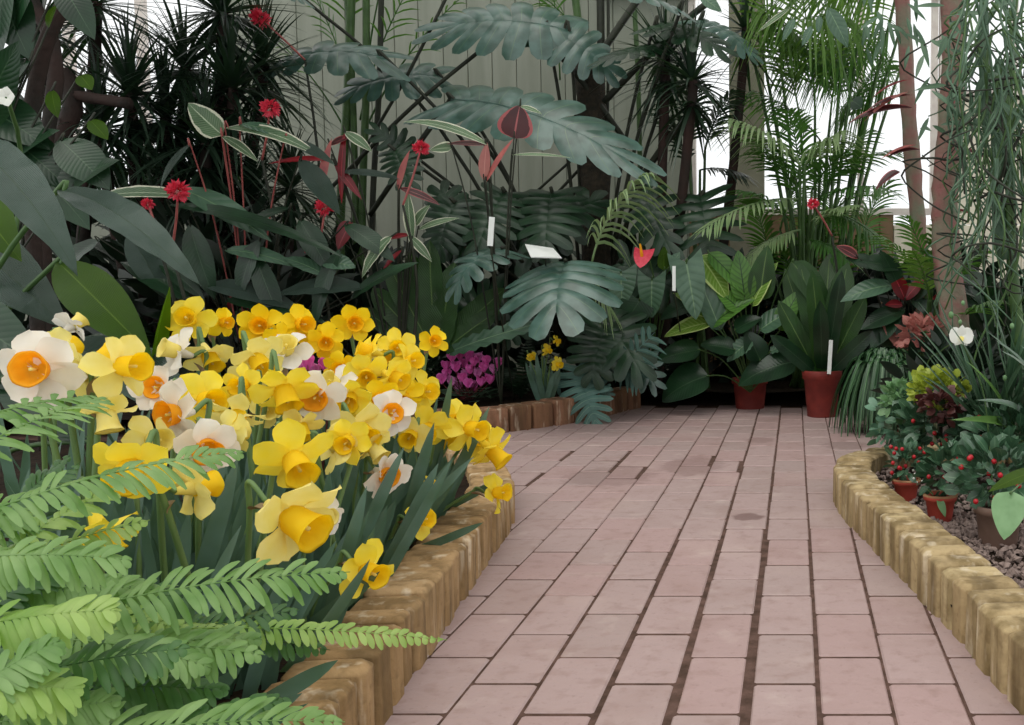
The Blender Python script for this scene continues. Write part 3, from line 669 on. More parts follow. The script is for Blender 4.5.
# ---------------------------------------------------------------- boston fern in the near corner
def fern(name, label, base, fr, mats, cat='fern', **kw):
    t = thing(name, label, cat, base)
    for i, q in enumerate(fr):
        m = MB(); A = at(*q[0]) if len(q[0]) == 3 else q[0]; B = at(*q[1]); k = dict(kw); 
        if len(q) > 2: k.update(q[2])
        mt = k.pop('mat', mats[i % len(mats)])
        frond(m, A, B, **k); m.build('frond', mt, t)
    return t
fb = Vector((-.78, .78, SOIL))
FR = [
 ((-60, 470, .8), (108, 398, .95), dict(plen=.034, bend=.4)),
 ((-80, 540, .78), (246, 452, .92), dict(plen=.036, bend=.55, n=40)),
 ((-40, 590, .85), (120, 486, .95), dict(plen=.028, bend=.5, mat='fern2')),
 ((-30, 640, .8), (350, 572, .9), dict(plen=.042, bend=.5, n=44)),
 ((-60, 560, .74), (130, 560, .8), dict(plen=.034, bend=.4)),
 ((0, 660, .84), (265, 655, .84), dict(plen=.036, bend=.7, n=36)),
 ((20, 640, .95), (447, 640, 1.02), dict(plen=.022, bend=.42, mat='fern2', n=60)),
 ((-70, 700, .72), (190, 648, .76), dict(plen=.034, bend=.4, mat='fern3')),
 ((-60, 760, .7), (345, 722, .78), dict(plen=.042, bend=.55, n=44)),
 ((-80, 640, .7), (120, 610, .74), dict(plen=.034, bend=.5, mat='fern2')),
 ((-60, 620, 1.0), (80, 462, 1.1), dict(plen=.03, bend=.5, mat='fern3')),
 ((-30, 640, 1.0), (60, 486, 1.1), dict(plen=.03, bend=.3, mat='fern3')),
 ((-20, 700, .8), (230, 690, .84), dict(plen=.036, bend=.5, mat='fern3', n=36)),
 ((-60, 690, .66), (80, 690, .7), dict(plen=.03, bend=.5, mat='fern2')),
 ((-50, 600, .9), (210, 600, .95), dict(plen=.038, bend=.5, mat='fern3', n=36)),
 ((-60, 520, .85), (30, 520, .9), dict(plen=.034, bend=.5)),
 ((40, 680, .95), (300, 610, 1.0), dict(plen=.038, bend=.5, n=36, mat='fern3')),
 ((-60, 740, .7), (120, 700, .74), dict(plen=.034, bend=.4)),

 ((-30, 420, .9), (96, 396, 1.0), dict(plen=.03, bend=.3, n=26)),
 ((-50, 600, .9), (150, 520, .95), dict(plen=.026, bend=.6, mat='fern2')),
 ((60, 610, .92), (190, 632, .9), dict(plen=.024, bend=.6, mat='fern2', n=24)),
 ((100, 660, .86), (262, 640, .9), dict(plen=.028, bend=.8)),
 ((-20, 600, .82), (160, 590, .86), dict(plen=.03, bend=.6)),
 ((-60, 650, .78), (60, 560, .84), dict(plen=.03, bend=.4, mat='fern3')),
 ((30, 640, .8), (212, 668, .82), dict(plen=.03, bend=.8)),
 ((-70, 720, .66), (60, 640, .7), dict(plen=.03, bend=.4)),
 ((90, 640, .98), (330, 650, 1.0), dict(plen=.026, bend=.6, mat='fern3', n=34)),
 ((-40, 560, .95), (70, 455, 1.0), dict(plen=.024, bend=.2, mat='fern3')),
 ((150, 740, .8), (290, 700, .85), dict(plen=.024, bend=.6, mat='fern3')),
]
for q in FR: q[2].update(plen=q[2]['plen'] * .8, n=int(q[2].get('n', 30) * .86))
fern('boston_fern', 'bright green sword fern arching over the near left corner of the daffodil bed', fb, FR, ['fern'], pw=.0034, n=28, ang=72, droop=.3, rr=.0012, seg=5, prof='strap', pprof=tongue, up=unit(Vector((0, -.75, 1))), jit=.4)
m = MB()
for i in range(26):
    a = R.uniform(0, 6.28); l = R.uniform(.2, .34)
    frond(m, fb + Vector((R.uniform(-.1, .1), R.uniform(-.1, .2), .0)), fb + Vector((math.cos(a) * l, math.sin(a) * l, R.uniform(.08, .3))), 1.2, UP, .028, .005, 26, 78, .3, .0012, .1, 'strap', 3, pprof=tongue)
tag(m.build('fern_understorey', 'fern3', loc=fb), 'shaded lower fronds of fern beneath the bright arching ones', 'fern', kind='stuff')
# ---------------------------------------------------------------- broad leaved plants
def pt(q, Y): return at(q[0], q[1], q[2] if len(q) > 2 else Y)
def plant(name, label, cat, base, Y, leaves, mat='dark', prof='lance', pet=None, petr=.004, group=None, **kw):
    base = Vector(base); t = thing(name, label, cat, base, group)
    for q in leaves:
        A, B = pt(q[0], Y), pt(q[1], Y); k = dict(kw); o = dict(q[3]) if len(q) > 3 else {}
        mt = o.pop('mat', mat); pm = o.pop('pet', pet); pf = o.pop('prof', prof); via = o.pop('via', None); k.update(o)
        w = q[2] / F * (A.y + B.y) / 2 / 2
        m = MB()
        if pf == 'monstera': monstera(m, A, B, w, **k)
        else: blade(m, A, B, w, pf, **k)
        lf = m.build('leaf', mt, t)
        if pm:
            s = MB(); mid = base.lerp(A, .55) + UP * (.12 * (A - base).length) if via is None else pt(via, Y)
            pr = min(petr, max(.0015, w * .3)); tube(s, [base, mid, A - (B - A) * .01, A + (B - A) * .03], pr, pr * .6, 5, 5); s.build('petiole', pm, lf)
    return t
V = lambda x, y, z: unit(Vector((x, y, z)))
FR_UP = V(0, -.8, .8)
# big leaves at the left edge
plant('shell_ginger', 'large shell ginger with broad grey-sheened and bright green leaves at the left edge', 'plant', (-1.75, 1.9, SOIL), 1.7, [
 ((-60, 132), (78, 276, 1.55), 56, dict(mat='ginger', up=V(.5, -.6, .9), bend=1.0, wav=.06, nu=16, nv=8, fold=.1)),
 ((60, 190, 1.75), (201, 286, 1.6), 42, dict(mat='ginger', up=V(.2, -.6, .9), bend=.7, wav=.06, nu=16, nv=8, fold=.15)),
 ((-60, 150, 1.9), (22, 262, 1.8), 60, dict(mat='bright', up=V(.2, -1, .5), bend=.6, nv=6, fold=.1)),
 ((58, 262, 1.8), (152, 356, 1.7), 50, dict(mat='bright', up=V(.5, -1, .35), bend=.4, nv=6, fold=.12)),
 ((60, 345, 1.75), (205, 440, 1.7), 66, dict(mat='ginger', up=V(.3, -.5, .9), bend=1.0, nv=6, fold=.25)),
 ((-40, 230, 1.9), (70, 330, 1.8), 56, dict(mat='ginger', up=V(.1, -1, .6), bend=.5)),
 ((-60, 300, 1.7), (50, 372, 1.6), 60, dict(mat='dark', up=V(0, -1, .6), bend=.6)),
 ((150, 385, 1.75), (170, 286, 1.72), 14, dict(mat='bright', up=V(1, -.6, 0), bend=-.3, fold=1.2)),
 ((-20, 130, 2.4), (20, 40, 2.3), 40, dict(mat='dark', up=V(.6, -.6, .4))),
 ((40, 400, 1.8), (130, 330, 1.9), 50, dict(mat='dark', up=V(0, -1, .5))),
 ((90, 440, 1.75), (0, 350, 1.9), 60, dict(mat='dark', up=V(0, -1, .5))),
], prof='lance', pet='stem', petr=.006, bend=.6, nu=12, nv=4)
# ginger clump, mid left
t = plant('red_ginger', 'dense dark ginger clump with arching lance leaves behind the golden daffodils', 'plant', (-2.35, 4.3, SOIL), 4.0, [
 ((180, 188), (272, 242), 26, dict(mat='heart')), ((170, 205), (345, 258, 3.9), 16, {}), ((190, 225), (215, 300), 26, {}), ((225, 250), (300, 268), 18, dict(mat='heart')),
 ((205, 285), (305, 312), 24, dict(mat='ginger')), ((365, 288), (275, 296), 24, dict(mat='ginger')), ((325, 275), (283, 258), 16, dict(mat='heart')), ((392, 236), (362, 278), 16, dict(mat='varieg')),
 ((322, 262), (356, 268), 22, dict(mat='heart')), ((300, 220), (330, 272), 24, {}), ((260, 240), (240, 300), 24, {}), ((225, 300), (330, 325), 20, {}),
 ((96, 198), (205, 200), 18, dict(mat='varieg')), ((130, 232), (168, 300), 28, dict(mat='ginger')), ((160, 262), (205, 300), 18, {}), ((345, 225), (395, 262), 22, {}),
 ((290, 208), (240, 232), 14, {}), ((350, 300), (420, 262), 18, {}), ((100, 240), (40, 300), 30, {}), ((300, 160), (340, 215), 22, dict(mat='ginger')), ((255, 255), (285, 330), 22, {}), ((340, 250), (315, 330), 20, {}), ((190, 300), (120, 262), 24, {}),
], mat='dark', pet='darkstem', bend=.6, fold=.2, up=FR_UP, wav=.05, nv=6)
plant('variegated_shell_leaf_plant', 'tall plant with pale striped pointed leaves against the board wall', 'plant', (-2.35, 4.3, SOIL), 3.9, [
 ((222, 135), (188, 103), 26, dict(up=V(0, -1, .2), prof='ovate')), ((226, 128), (322, 158), 20, dict(bend=.8)), ((222, 136), (258, 162), 12, {}), ((240, 124), (290, 140), 16, dict(mat='heart')),
 ((285, 140), (335, 165), 16, dict(mat='ginger')), ((190, 145), (160, 190), 16, dict(mat='ginger'))], mat='varieg', pet='pinkstem', bend=.5, up=V(0, -.7, 1))
# crimson and variegated cordyline
plant('cordyline', 'cordyline with crimson blades and cream-edged leaves, below the fluffy monstera leaves', 'plant', (-1.75, 4.4, SOIL), 4.3, [
 ((334, 160), (268, 164), 9, dict(mat='redleaf')), ((335, 165), (362, 200), 9, dict(mat='redleaf')), ((322, 190), (332, 138), 10, dict(mat='pinkstem', prof='lance')), ((330, 145), (352, 137), 12, dict(mat='maroon')),
 ((345, 132), (342, 205), 8, dict(mat='redleaf')), ((352, 222), (338, 250), 22, dict(mat='redleaf', prof='ovate')), ((410, 235), (385, 240), 8, dict(mat='redleaf')), ((402, 250), (382, 272), 7, dict(mat='redleaf')),
 ((345, 132), (372, 152), 12, dict(mat='varieg')), ((412, 240), (408, 190), 12, dict(mat='varieg')), ((415, 225), (430, 205), 14, dict(mat='varieg', prof='ovate')), ((418, 230), (460, 218), 10, dict(mat='varieg')),
 ((408, 235), (432, 262), 10, dict(mat='varieg')), ((340, 172), (405, 180), 10, dict(mat='ginger')), ((400, 188), (440, 205), 10, dict(mat='maroon')), ((398, 190), (410, 150), 8, dict(mat='pinkstem')),
 ((300, 262), (316, 232), 7, dict(mat='redleaf')), ((238, 290), (225, 318), 7, dict(mat='redleaf'))], mat='varieg', pet='darkstem', bend=.4, up=FR_UP)
plant('copper_leaf_plant', 'plant with a dark maroon pink-rimmed cupped leaf standing before the large torn monstera leaf', 'plant', (-1.3, 4.4, SOIL), 4.2, [
 ((514, 138), (520, 105), 34, dict(mat='maroon', prof='ovate', up=V(.2, -1, .2), fold=.3, nu=14, nv=6)), ((484, 180), (487, 142), 12, dict(mat='pinkleaf')), ((486, 182), (514, 138), 7, dict(mat='pinkstem')),
 ((486, 145), (446, 144), 8, dict(mat='maroon')), ((488, 145), (402, 122), 12, dict(mat='varieg', bend=.8)), ((452, 148), (430, 150), 18, dict(mat='varieg', prof='ovate')), ((512, 155), (572, 158), 5, dict(mat='varieg')),
 ((520, 106), (542, 114), 7, dict(mat='varieg'))], pet='darkstem', bend=.3, up=FR_UP)
# flower heads (ixora-like)
def pomflower(px, py, size, Y, label, stem_to, mat='redflower', smat='pinkstem', name='pompom_flower'):
    P = at(px, py, Y); r = size / F * Y / 2; S = at(*stem_to)
    t = thing(name, label, 'flower', S); m = MB()
    for i in range(130):
        d = unit(Vector((R.gauss(0, 1), R.gauss(0, 1), R.gauss(0, 1) * .8 + .1)))
        blade(m, P + d * r * .35, P + d * r * R.uniform(.8, 1.15), r * .13, 'ovate', unit(d.cross(Vector((R.random(), R.random(), 1)))), .5, .3, 3, 2)
    m.build('bloom', mat, t); s = MB(); tube(s, [S, S.lerp(P, .5) + Vector((.004, 0, 0)), P], .005, .0045, 4, 6); s.build('stem', smat, t)
    s = MB(); tube(s, [Vector((S.x - .05, max(S.y + .1, 4.1), SOIL - .03)), S.lerp(Vector((S.x, S.y, SOIL)), .4) + Vector((.03, .05, 0)), S], .008, .005, 4, 6); s.build('lower_stem', 'darkstem', t)
    return t
for px, py, s, Y, lb, st in [
 (260, 18, 20, 4.7, 'fuzzy coral red flower head high against the board wall near the top of the frame', (305, 60, 4.8)),
 (270, 108, 20, 4.2, 'faded coral flower head at the edge of the dark spiky foliage', (262, 160, 4.3)),
 (178, 191, 24, 3.6, 'coral red flower head left of centre in front of dark foliage', (172, 250, 3.7)),
 (148, 204, 13, 3.8, 'small dark red flower head half hidden beside the yellow-edged leaf', (158, 240, 3.8)),
 (325, 208, 20, 4.2, 'pink and coral flower head above the curled ginger leaves', (315, 262, 4.2)),
 (421, 148, 17, 4.2, 'deep red flower head on a pink stalk beside the pale tubers of light wall', (403, 205, 4.2)),
 (813, 204, 13, 4.6, 'small bright red flower head among feathery palm fronds', (832, 236, 4.7))]:
    lb = lb.replace('beside the pale tubers of light wall', 'left of the cupped maroon leaf')
    pomflower(px, py, s, Y, lb, st)
# monstera
MO = [
 ((385, 58), (268, 70), 60, dict(up=V(-.1, -.75, .8), bend=.9, fill=.5)), ((568, 30), (443, 28), 76, dict(up=V(-.1, -.9, .6), bend=.7, cup=.35, fill=.5, sweep=.1)), ((548, 30), (612, 72), 60, dict(up=V(.1, -.9, .5), bend=.8, fill=.5)),
 ((440, 76, 5.1), (348, 92, 5.0), 56, dict(up=V(-.1, -.9, .6), bend=.8)), ((452, 100, 4.8), (625, 158, 4.5), 84, dict(up=V(0, -.8, .65), bend=.7, n=8, fill=.62)),
 ((505, 192, 4.7), (478, 246, 4.5), 74, dict(mat='dark', up=V(0, -1, .3), bend=.6, gap=.5)), ((552, 192, 4.7), (545, 250, 4.5), 78, dict(mat='dark', up=V(0, -1, .3), bend=.6, gap=.5)), ((455, 202, 4.6), (438, 252, 4.5), 56, dict(mat='dark', up=V(0, -1, .3), bend=.6, gap=.5)), ((520, 240, 4.6), (600, 200, 4.9), 70, dict(mat='dark', up=V(0, -1, .3), bend=.5)), ((470, 250, 4.6), (440, 190, 4.8), 60, dict(mat='dark', up=V(0, -1, .5))),
 ((566, 262, 4.3), (556, 312, 3.95), 126, dict(up=V(-.05, -.5, .9), bend=.7, n=6, cup=.3, fill=.5, sweep=.12, gap=.22, mat='monstera')),
 ((505, 250, 4.4), (455, 290, 4.2), 60, dict(up=V(-.2, -.6, .8), bend=1.3)), ((605, 325, 4.5), (592, 378, 4.4), 66, dict(mat='dark', up=V(0, -1, .4))), ((600, 310, 4.6), (640, 370, 4.4), 74, dict(mat='dark', up=V(.2, -1, .4))),
 ((530, 300, 4.7), (505, 340, 4.6), 46, dict(mat='dark', up=V(0, -1, .4))), ((620, 345, 4.7), (655, 385, 4.6), 50, dict(mat='monstera', up=V(0, -1, .6), gap=.6)),
 ((700, 195, 4.9), (712, 262, 4.7), 84, dict(mat='dark', up=V(0, -1, .3), gap=.7, fill=.2)), ((640, 190, 4.9), (670, 250, 4.7), 56, dict(mat='dark', up=V(0, -1, .3), gap=.5)),
 ((420, 160, 5), (375, 130, 4.9), 40, dict(mat='dark', up=V(0, -1, .5), gap=.5)), ((395, 150, 4.8), (410, 185, 4.7), 44, dict(mat='dark', up=V(0, -1, .5), gap=.5)), ((655, 25, 4.9), (722, 50, 4.7), 50, dict(mat='dark', up=V(0, -.6, .8))),
 ((680, 10, 4.7), (592, -6, 4.6), 46, dict(mat='monstera', up=V(0, -.4, 1))), ((668, 48, 4.9), (600, 62, 4.8), 30, dict(mat='dark', up=V(0, -.6, .8))), ((700, 20, 4.9), (752, 55, 4.8), 46, dict(mat='monstera', up=V(.2, -.5, .8))),
 ((620, 262, 4.8), (690, 300, 4.8), 60, dict(mat='dark', up=V(0, -1, .5))), ((500, 295, 4.6), (430, 330, 4.5), 60, dict(mat='dark', up=V(0, -1, .5))), ((305, 0, 5.0), (262, -8, 4.9), 30, dict(up=V(0, -.5, 1)))]
plant('monstera', 'huge split-leaf monstera spreading across the board wall above the path end', 'plant', (-1.1, 5.35, SOIL), 4.9, MO, mat='monstera', prof='monstera', pet='darkstem', petr=.011, bend=.6)
# crossing diagonal stalks
def stalk(label, name, pts, r, mat, r1=None, rough=0, ns=8, cat='stem', group=None, grounded=None):
    P = [at(*p) for p in pts]; m = MB()
    if grounded is not None: P.append(Vector((P[-1].x + grounded, P[-1].y, SOIL - .02)))
    tube(m, P, r, r1, 6, ns, rough)
    return tag(m.build(name, mat, loc=P[-1]), label, cat, group)
def crown(parent, P, rx, ry, rz, n, mat):  # unseen leaf mass above the frame, added to shade the back planting and wall
    m = MB(); leafball(m, P, rx, ry, rz, n, .3, .045, 'lance', .1, 5, 2, .2, .8, .2)
    c = m.build('crown', mat, parent); return c
for pts, r, mt, lb in [
 ([(450, -10, 5.0), (410, 70, 5.0), (373, 135, 5.1), (330, 215, 5.2)], .008, 'darkstem', 'thin leaf stalk slanting down leftwards from the top edge, left of the pale hanging leaf'),
 ([(520, 20, 5.0), (481, 50, 5.0), (420, 100, 5.0), (370, 148, 5.1), (300, 220, 5.2)], .010, 'darkstem', 'thicker leaf stalk slanting from the fluffy leaf towards the crimson blades'),
 ([(452, 98, 5.1), (410, 156, 5.1), (370, 215, 5.2)], .013, 'darkstem', 'short thick dark stalk behind the deep red flower head'),
 ([(665, -40, 5.1), (632, 8, 5.1), (602, 52, 5.1), (585, 82, 5.1)], .018, 'darkstem', 'thick dark leaf base rising right from the top of the fibrous trunk'),
 ([(730, -15, 4.9), (668, 36, 5.0), (604, 102, 5.1)], .017, 'darkstem', 'long dark leaf base slanting right from the fibrous trunk'),
 ([(560, 55, 5.0), (590, 92, 5.1), (625, 140, 5.2)], .015, 'darkstem', 'dark leaf base crossing the fibrous trunk from the left'),
 ([(574, 158, 5.2), (529, 198, 5.2)], .007, 'darkstem', 'thin stalk crossing the bare wall, lowest of three parallel ones'),
 ([(588, 160, 5.2), (545, 206, 5.2)], .008, 'darkstem', 'thin stalk crossing the bare wall, middle of three parallel ones'),
 ([(602, 162, 5.2), (560, 210, 5.2)], .007, 'darkstem', 'thin stalk crossing the bare wall, right of three parallel ones'),
 ([(700, 110, 4.9), (672, 135, 5.0), (640, 180, 5.1)], .017, 'darkstem', 'thick dark stalk rising right under the spiky head')]:
    stalk(lb, 'leaf_stalk', pts, r, mt, cat='stalk')
for x0, x1, w, mt, lb in [(352, 340, .022, 'stem', 'green cane leftmost in the palm clump against the boards'), (366, 362, .018, 'stem', 'green cane second in the palm clump against the boards'), (382, 372, .014, 'darkstem', 'thin darker cane at the right of the palm clump'), (345, 356, .016, 'stem', 'green cane crossing the palm clump'),
 (571, 596, .02, 'stem', 'pale green cane leaning beside the fibrous trunk'), (600, 598, .02, 'darkstem', 'dark upright cane right of the pale green one'), (632, 641, .013, 'stem', 'slim green cane standing alone before the boards'), (608, 604, .008, 'darkstem', 'thinnest brown cane beside the fibrous trunk')]:
    stalk(lb, 'palm_cane', [(x0, -40, 5.3), ((x0 + x1) / 2 + 2, 90, 5.3), (x1, 230, 5.3)], w, mt, w * 1.1, cat='cane', grounded=0)
o = stalk('old palm with a dark fibrous trunk before the board wall', 'old_palm', [(590, 62, 5.15), (592, 120, 5.15), (596, 190, 5.15)], .07, 'fibre', .078, .35, 14, 'palm', grounded=0)
crown(o, at(596, -190, 5.3), .6, .4, .25, 110, 'palm')
# three spear shaped background fronds, thin lines over wall
t = thing('areca_palm', 'palm with thin arching stems and sparse leaflets against the pale boards', 'palm', (-2.3, 5.5, SOIL))
for A, B, k in [((355, 120, 5.4), (300, -30, 5.2), {}), ((360, 120, 5.4), (420, -30, 5.2), {}), ((350, 140, 5.4), (255, 20, 5.2), {}), ((365, 130, 5.4), (470, -10, 5.2), {}), ((352, 100, 5.5), (338, -60, 5.2), {}), ((368, 60, 5.5), (395, -60, 5.2), {}),
                ((600, 60, 5.5), (520, -20, 5.3), {}), ((560, 80, 5.5), (545, -60, 5.3), {})]:
    m = MB(); frond(m, at(*A), at(*B), .5, UP, .22, .006, 16, 50, .35, .006, .45, 'lance', 3); m.build('frond', 'palm', t)
# pale drooping frond in the middle
t = thing('palm_seedling', 'palm with one pale curved drooping frond over the dark gap', 'palm', (-.95, 5.2, SOIL))
m = MB(); frond(m, at(592, 262, 4.5), at(652, 172, 4.5), -.9, V(1, -.3, 0), .30, .0085, 17, 62, .75, .006, .12, 'strap', 5, pprof=hang)
frond(m, at(592, 262, 4.5), at(612, 312, 4.45), -.5, V(1, -.3, 0), .16, .006, 9, 40, .4, .006, .3, 'strap', 4); m.build('frond', 'palmpale', t)
m = MB(); tube(m, [Vector((-.95, 5.2, SOIL)), at(600, 340, 4.7), at(594, 300, 4.5), at(592, 262, 4.5)], .007, .006); m.build('stem', 'stem', t)
# dracaena heads
def dracaena(label, heads, foot, mat='spiky', L=.42, w=.013, n=70, tr=.03, name='dracaena'):
    base = at(*foot); base = Vector((base.x, base.y, SOIL)); t = thing(name, label, 'plant', base)
    for (px, py, Y) in heads:
        P = at(px, py, Y); s = MB(); tube(s, [base, base.lerp(P, .5) + Vector((R.uniform(-.05, .05), 0, 0)), P - UP * .08, P], tr, tr * .7, 5, 8, .1); s.build('trunk', 'bark', t)
        m = MB(); rosette(m, P, n, L, w, -35, 85, 'blade', .55, nu=6); rosette(m, P - UP * .1, n // 3, L, w, -60, 10, 'blade', .4, nu=6)
        m.build('crown', mat, t)
dracaena('spiky dracaena with the topmost heads in front of the left windows', [(95, 5, 4.6), (40, 30, 4.4)], (60, 300, 4.7), n=70)
dracaena('dense spiky dracaena in the middle of the left window', [(130, 95, 4.5), (185, 70, 4.7), (100, 130, 4.4), (165, 120, 4.6)], (150, 300, 4.8), n=95)
dracaena('spiky dracaena beside the coral flower against the edge of the board wall', [(222, 15, 4.7), (232, 90, 4.6), (205, 145, 4.5), (262, 66, 4.9)], (225, 300, 4.8), n=100)
dracaena('low spiky dracaena rising out of the ginger clump', [(250, 200, 4.7), (205, 215, 4.6), (290, 190, 4.9), (225, 165, 4.8)], (250, 300, 4.8), n=90, L=.38)
dracaena('spiky plant with stiff dark blades left of the timber post', [(692, 82, 4.8), (665, 60, 5.0)], (655, 320, 5.1), n=72, L=.36)
dracaena('spiky dark head at the top left of the timber post', [(745, 30, 5.2)], (700, 320, 5.3), n=40, L=.3)
# dark trunks at the left
for pts, r, lb in [([(75, -20, 3.2), (38, 70, 3.2), (32, 200, 3.2)], .022, 'dark trunk leaning left at the upper left corner'), ([(20, -20, 3.4), (55, 60, 3.4), (42, 200, 3.4)], .022, 'dark trunk crossing behind the leaning one at the upper left corner'),
                   ([(75, 95, 4.2), (130, 104, 4.2)], .024, 'thick horizontal dark red branch below the spiky heads'), ([(64, 70, 4.2), (72, 110, 4.2), (45, 175, 4.2)], .035, 'knotted dark red branch at the fork below the spiky heads')]:
    o = stalk(lb, 'tree_trunk' if 'trunk' in lb else 'branch', pts, r, 'bark', None, .3, 10, 'tree' if 'trunk' in lb else 'branch', grounded=0 if 'trunk' in lb else None)
    if 'leaning' in lb: crown(o, at(60, -170, 3.6), .8, .7, .25, 260, 'dark')
    if 'crossing' in lb: crown(o, at(250, -170, 4.5), .9, .6, .3, 170, 'dark')
plant('rubber_plant', 'plant with large dark hanging leaves in the upper left corner', 'plant', (-2.6, 3.0, SOIL), 3.0, [
 ((-10, -30), (30, 60), 46, dict(up=V(.4, -1, .3))), ((10, -20), (-10, 90), 50, {}), ((40, -30), (12, 40), 36, {}), ((-30, 60), (28, 58), 20, dict(mat='dark')), ((30, 60), (-20, 130), 50, {}), ((0, 130), (70, 190), 44, {}), ((-30, 100), (50, 150), 50, {}), ((60, -20), (95, 40), 30, {}), ((20, 150), (90, 230), 46, {}), ((0, 170), (60, 130), 40, {}), ((70, 190), (120, 160), 34, {}), ((60, 140), (110, 190), 40, {}), ((48, 28), (58, 4), 12, dict(mat='bright')), ((80, 75), (92, 90), 16, dict(mat='bright')), ((52, 90), (58, 118), 14, dict(mat='bright')), ((90, 120), (108, 140), 16, dict(mat='bright'))],
 mat='dark', prof='lance', pet='darkstem', bend=.6, up=FR_UP, nv=4)
m = MB(); P = at(7, 97, 2.15)
for k in range(5):
    a = k * 1.257; blade(m, P, P + Vector((math.cos(a), -.3, math.sin(a))) * .022, .014, 'ovate', V(0, -1, 0), .5, -.1, 5, 3)
w_ = m.build('white_blossom', 'whitepet', loc=P); s = MB(); tube(s, [P, P + Vector((-.1, .15, -.2)), Vector((-1.85, 2.2, SOIL))], .004, .006); s.build('stem', 'stem', w_)
tag(w_, 'single small white blossom in the dark upper left foliage', 'flower')
# hart's tongue / nest fern, middle left
plant('nest_fern', 'upright fern with long bright-ribbed tongue fronds behind the magenta cyclamen', 'fern', (-1.55, 4.6, SOIL), 4.4, [
 ((432, 345), (410, 252), 26, dict(bend=-.4)), ((420, 340), (372, 288), 22, {}), ((438, 345), (505, 288), 26, dict(bend=-.3)), ((440, 350), (455, 262), 26, {}), ((430, 345), (388, 262), 22, {}), ((445, 350), (500, 310), 20, {}), ((430, 350), (380, 330), 18, {}), ((436, 340), (430, 240), 24, {}), ((425, 350), (360, 308), 18, {}), ((450, 352), (545, 322, 4.2), 16, dict(mat='heart', jag=.16, nu=16)), ((250, 330), (205, 322), 30, dict(mat='nest')), ((262, 322), (225, 300), 26, {})],
 mat='nest', prof='strap', bend=.4, up=V(0, -1, .3), wav=.08, nu=16, fold=.15)
# cyclamen
def cyclamen(label, P, n, rx, rz, fl, mats):
    t = thing('cyclamen', label, 'plant', P)
    lf = MB()
    for i in range(40):
        a = R.uniform(0, 6.28); r = R.uniform(.03, .13); q = P + Vector((math.cos(a) * r, math.sin(a) * r, R.uniform(.02, .06)))
        blade(lf, q, q + Vector((math.cos(a) * .05, math.sin(a) * .05, .005)), .028, 'heart', UP, .5, .05, 5, 4, back=.2)
    lf.build('leaves', 'heart', t)
    for k, (px, py) in enumerate(fl):
        Y = P.y + R.uniform(-.06, .04); H = at(px, py, Y); m = MB(); s = MB()
        tube(s, [P + Vector((R.uniform(-.03, .03), 0, .02)), P.lerp(H, .6), H + UP * .004, H - UP * .006], .0022, .0018, 4, 5)
        for j in range(5):
            a = j * 1.257 + k; d = Vector((math.cos(a) * .45, math.sin(a) * .45, 1)); blade(m, H, H + d * rz * R.uniform(.8, 1.1) / 1.1, rz * .42, 'obovate', Vector((-math.cos(a), -math.sin(a), .6)), .6, .1, 6, 3, wav=.1)
        f = m.build('flower', mats[k % len(mats)], t); s.build('flower_stalk', 'maroon', f)
cyclamen('magenta cyclamen in bloom behind the weathered brick kerb', zat(466, 404, SOIL), 14, 0, .052, [(447, 378), (456, 372), (452, 386), (462, 382), (470, 374), (468, 388), (478, 378), (484, 372), (481, 386), (474, 366), (494, 374), (464, 368), (490, 384), (446, 370), (458, 391), (452, 362), (460, 360), (469, 361), (478, 363), (486, 365), (442, 384), (474, 391), (466, 378), (498, 368)], ['magenta', 'magenta', 'pinkpet', 'magenta'])
b = at(320, 400, 1.95); b.z = SOIL
cyclamen('pink-flowered plant in the heart of the daffodil clump', b, 6, 0, .03, [(302, 374), (308, 370), (315, 376), (333, 376), (300, 380), (326, 372)], ['pinkpet', 'magenta'])
# leaves of the tiny daffodil clump, blue fern over the kerb
plant('blue_fern', 'blue-green lobed fern frond drooping over the weathered kerb onto the path', 'fern', at(582, 372, 4.6), 4.5, [((578, 366), (596, 424, 4.35), 56, dict(prof='monstera', n=9, gap=.5, fill=.25, cup=.2, rnd=.05)), ((560, 385), (535, 372), 22, dict(prof='monstera', n=7, gap=.5)), ((590, 380), (610, 395), 22, dict(prof='monstera', n=7, gap=.5))], mat='blue', up=V(0, -1, .3), bend=.4)
m = MB(); frond(m, at(618, 372, 4.5), at(655, 332, 4.4), .4, V(0, -1, .2), .12, .011, 7, 55, .35, .004, .1, 'strap', 4); frond(m, at(612, 350, 4.6), at(640, 378, 4.5), .4, V(0, -1, .2), .10, .011, 7, 55, .35, .004, .1, 'strap', 4)
o = m.build('finger_fern', 'blue', loc=at(618, 372, 4.5)); tag(o, 'blue-green fingered fern fronds hovering over the dark gap left of the calathea', 'fern')
# anthuriums
plant('anthurium', 'anthurium with heart leaves and a coral red spathe near the white plant label', 'plant', (-.75, 5.1, SOIL), 4.6, [
 ((621, 272), (622, 306), 36, dict(prof='heart', back=.25, up=V(.1, -1, .1), nu=12, nv=6)), ((652, 279), (652, 318), 34, dict(prof='heart', back=.25, up=V(-.2, -1, .1), nu=12, nv=6)),
 ((664, 270), (664, 246), 13, dict(mat='bright', prof='ovate')), ((668, 270), (680, 252), 12, dict(mat='heart')), ((686, 262), (696, 320), 40, dict(prof='heart', back=.2, up=V(.3, -1, .1))), ((640, 300), (616, 340), 40, dict(mat='dark', prof='heart'))],
 mat='heart', pet='stem', petr=.005, up=V(0, -1, .2), bend=.3, fold=.1)
t = thing('anthurium_flower', 'coral red anthurium spathe with orange spadix above the heart leaves', 'flower', (-.75, 5.08, SOIL)); m = MB(); A = at(641, 252, 4.5)
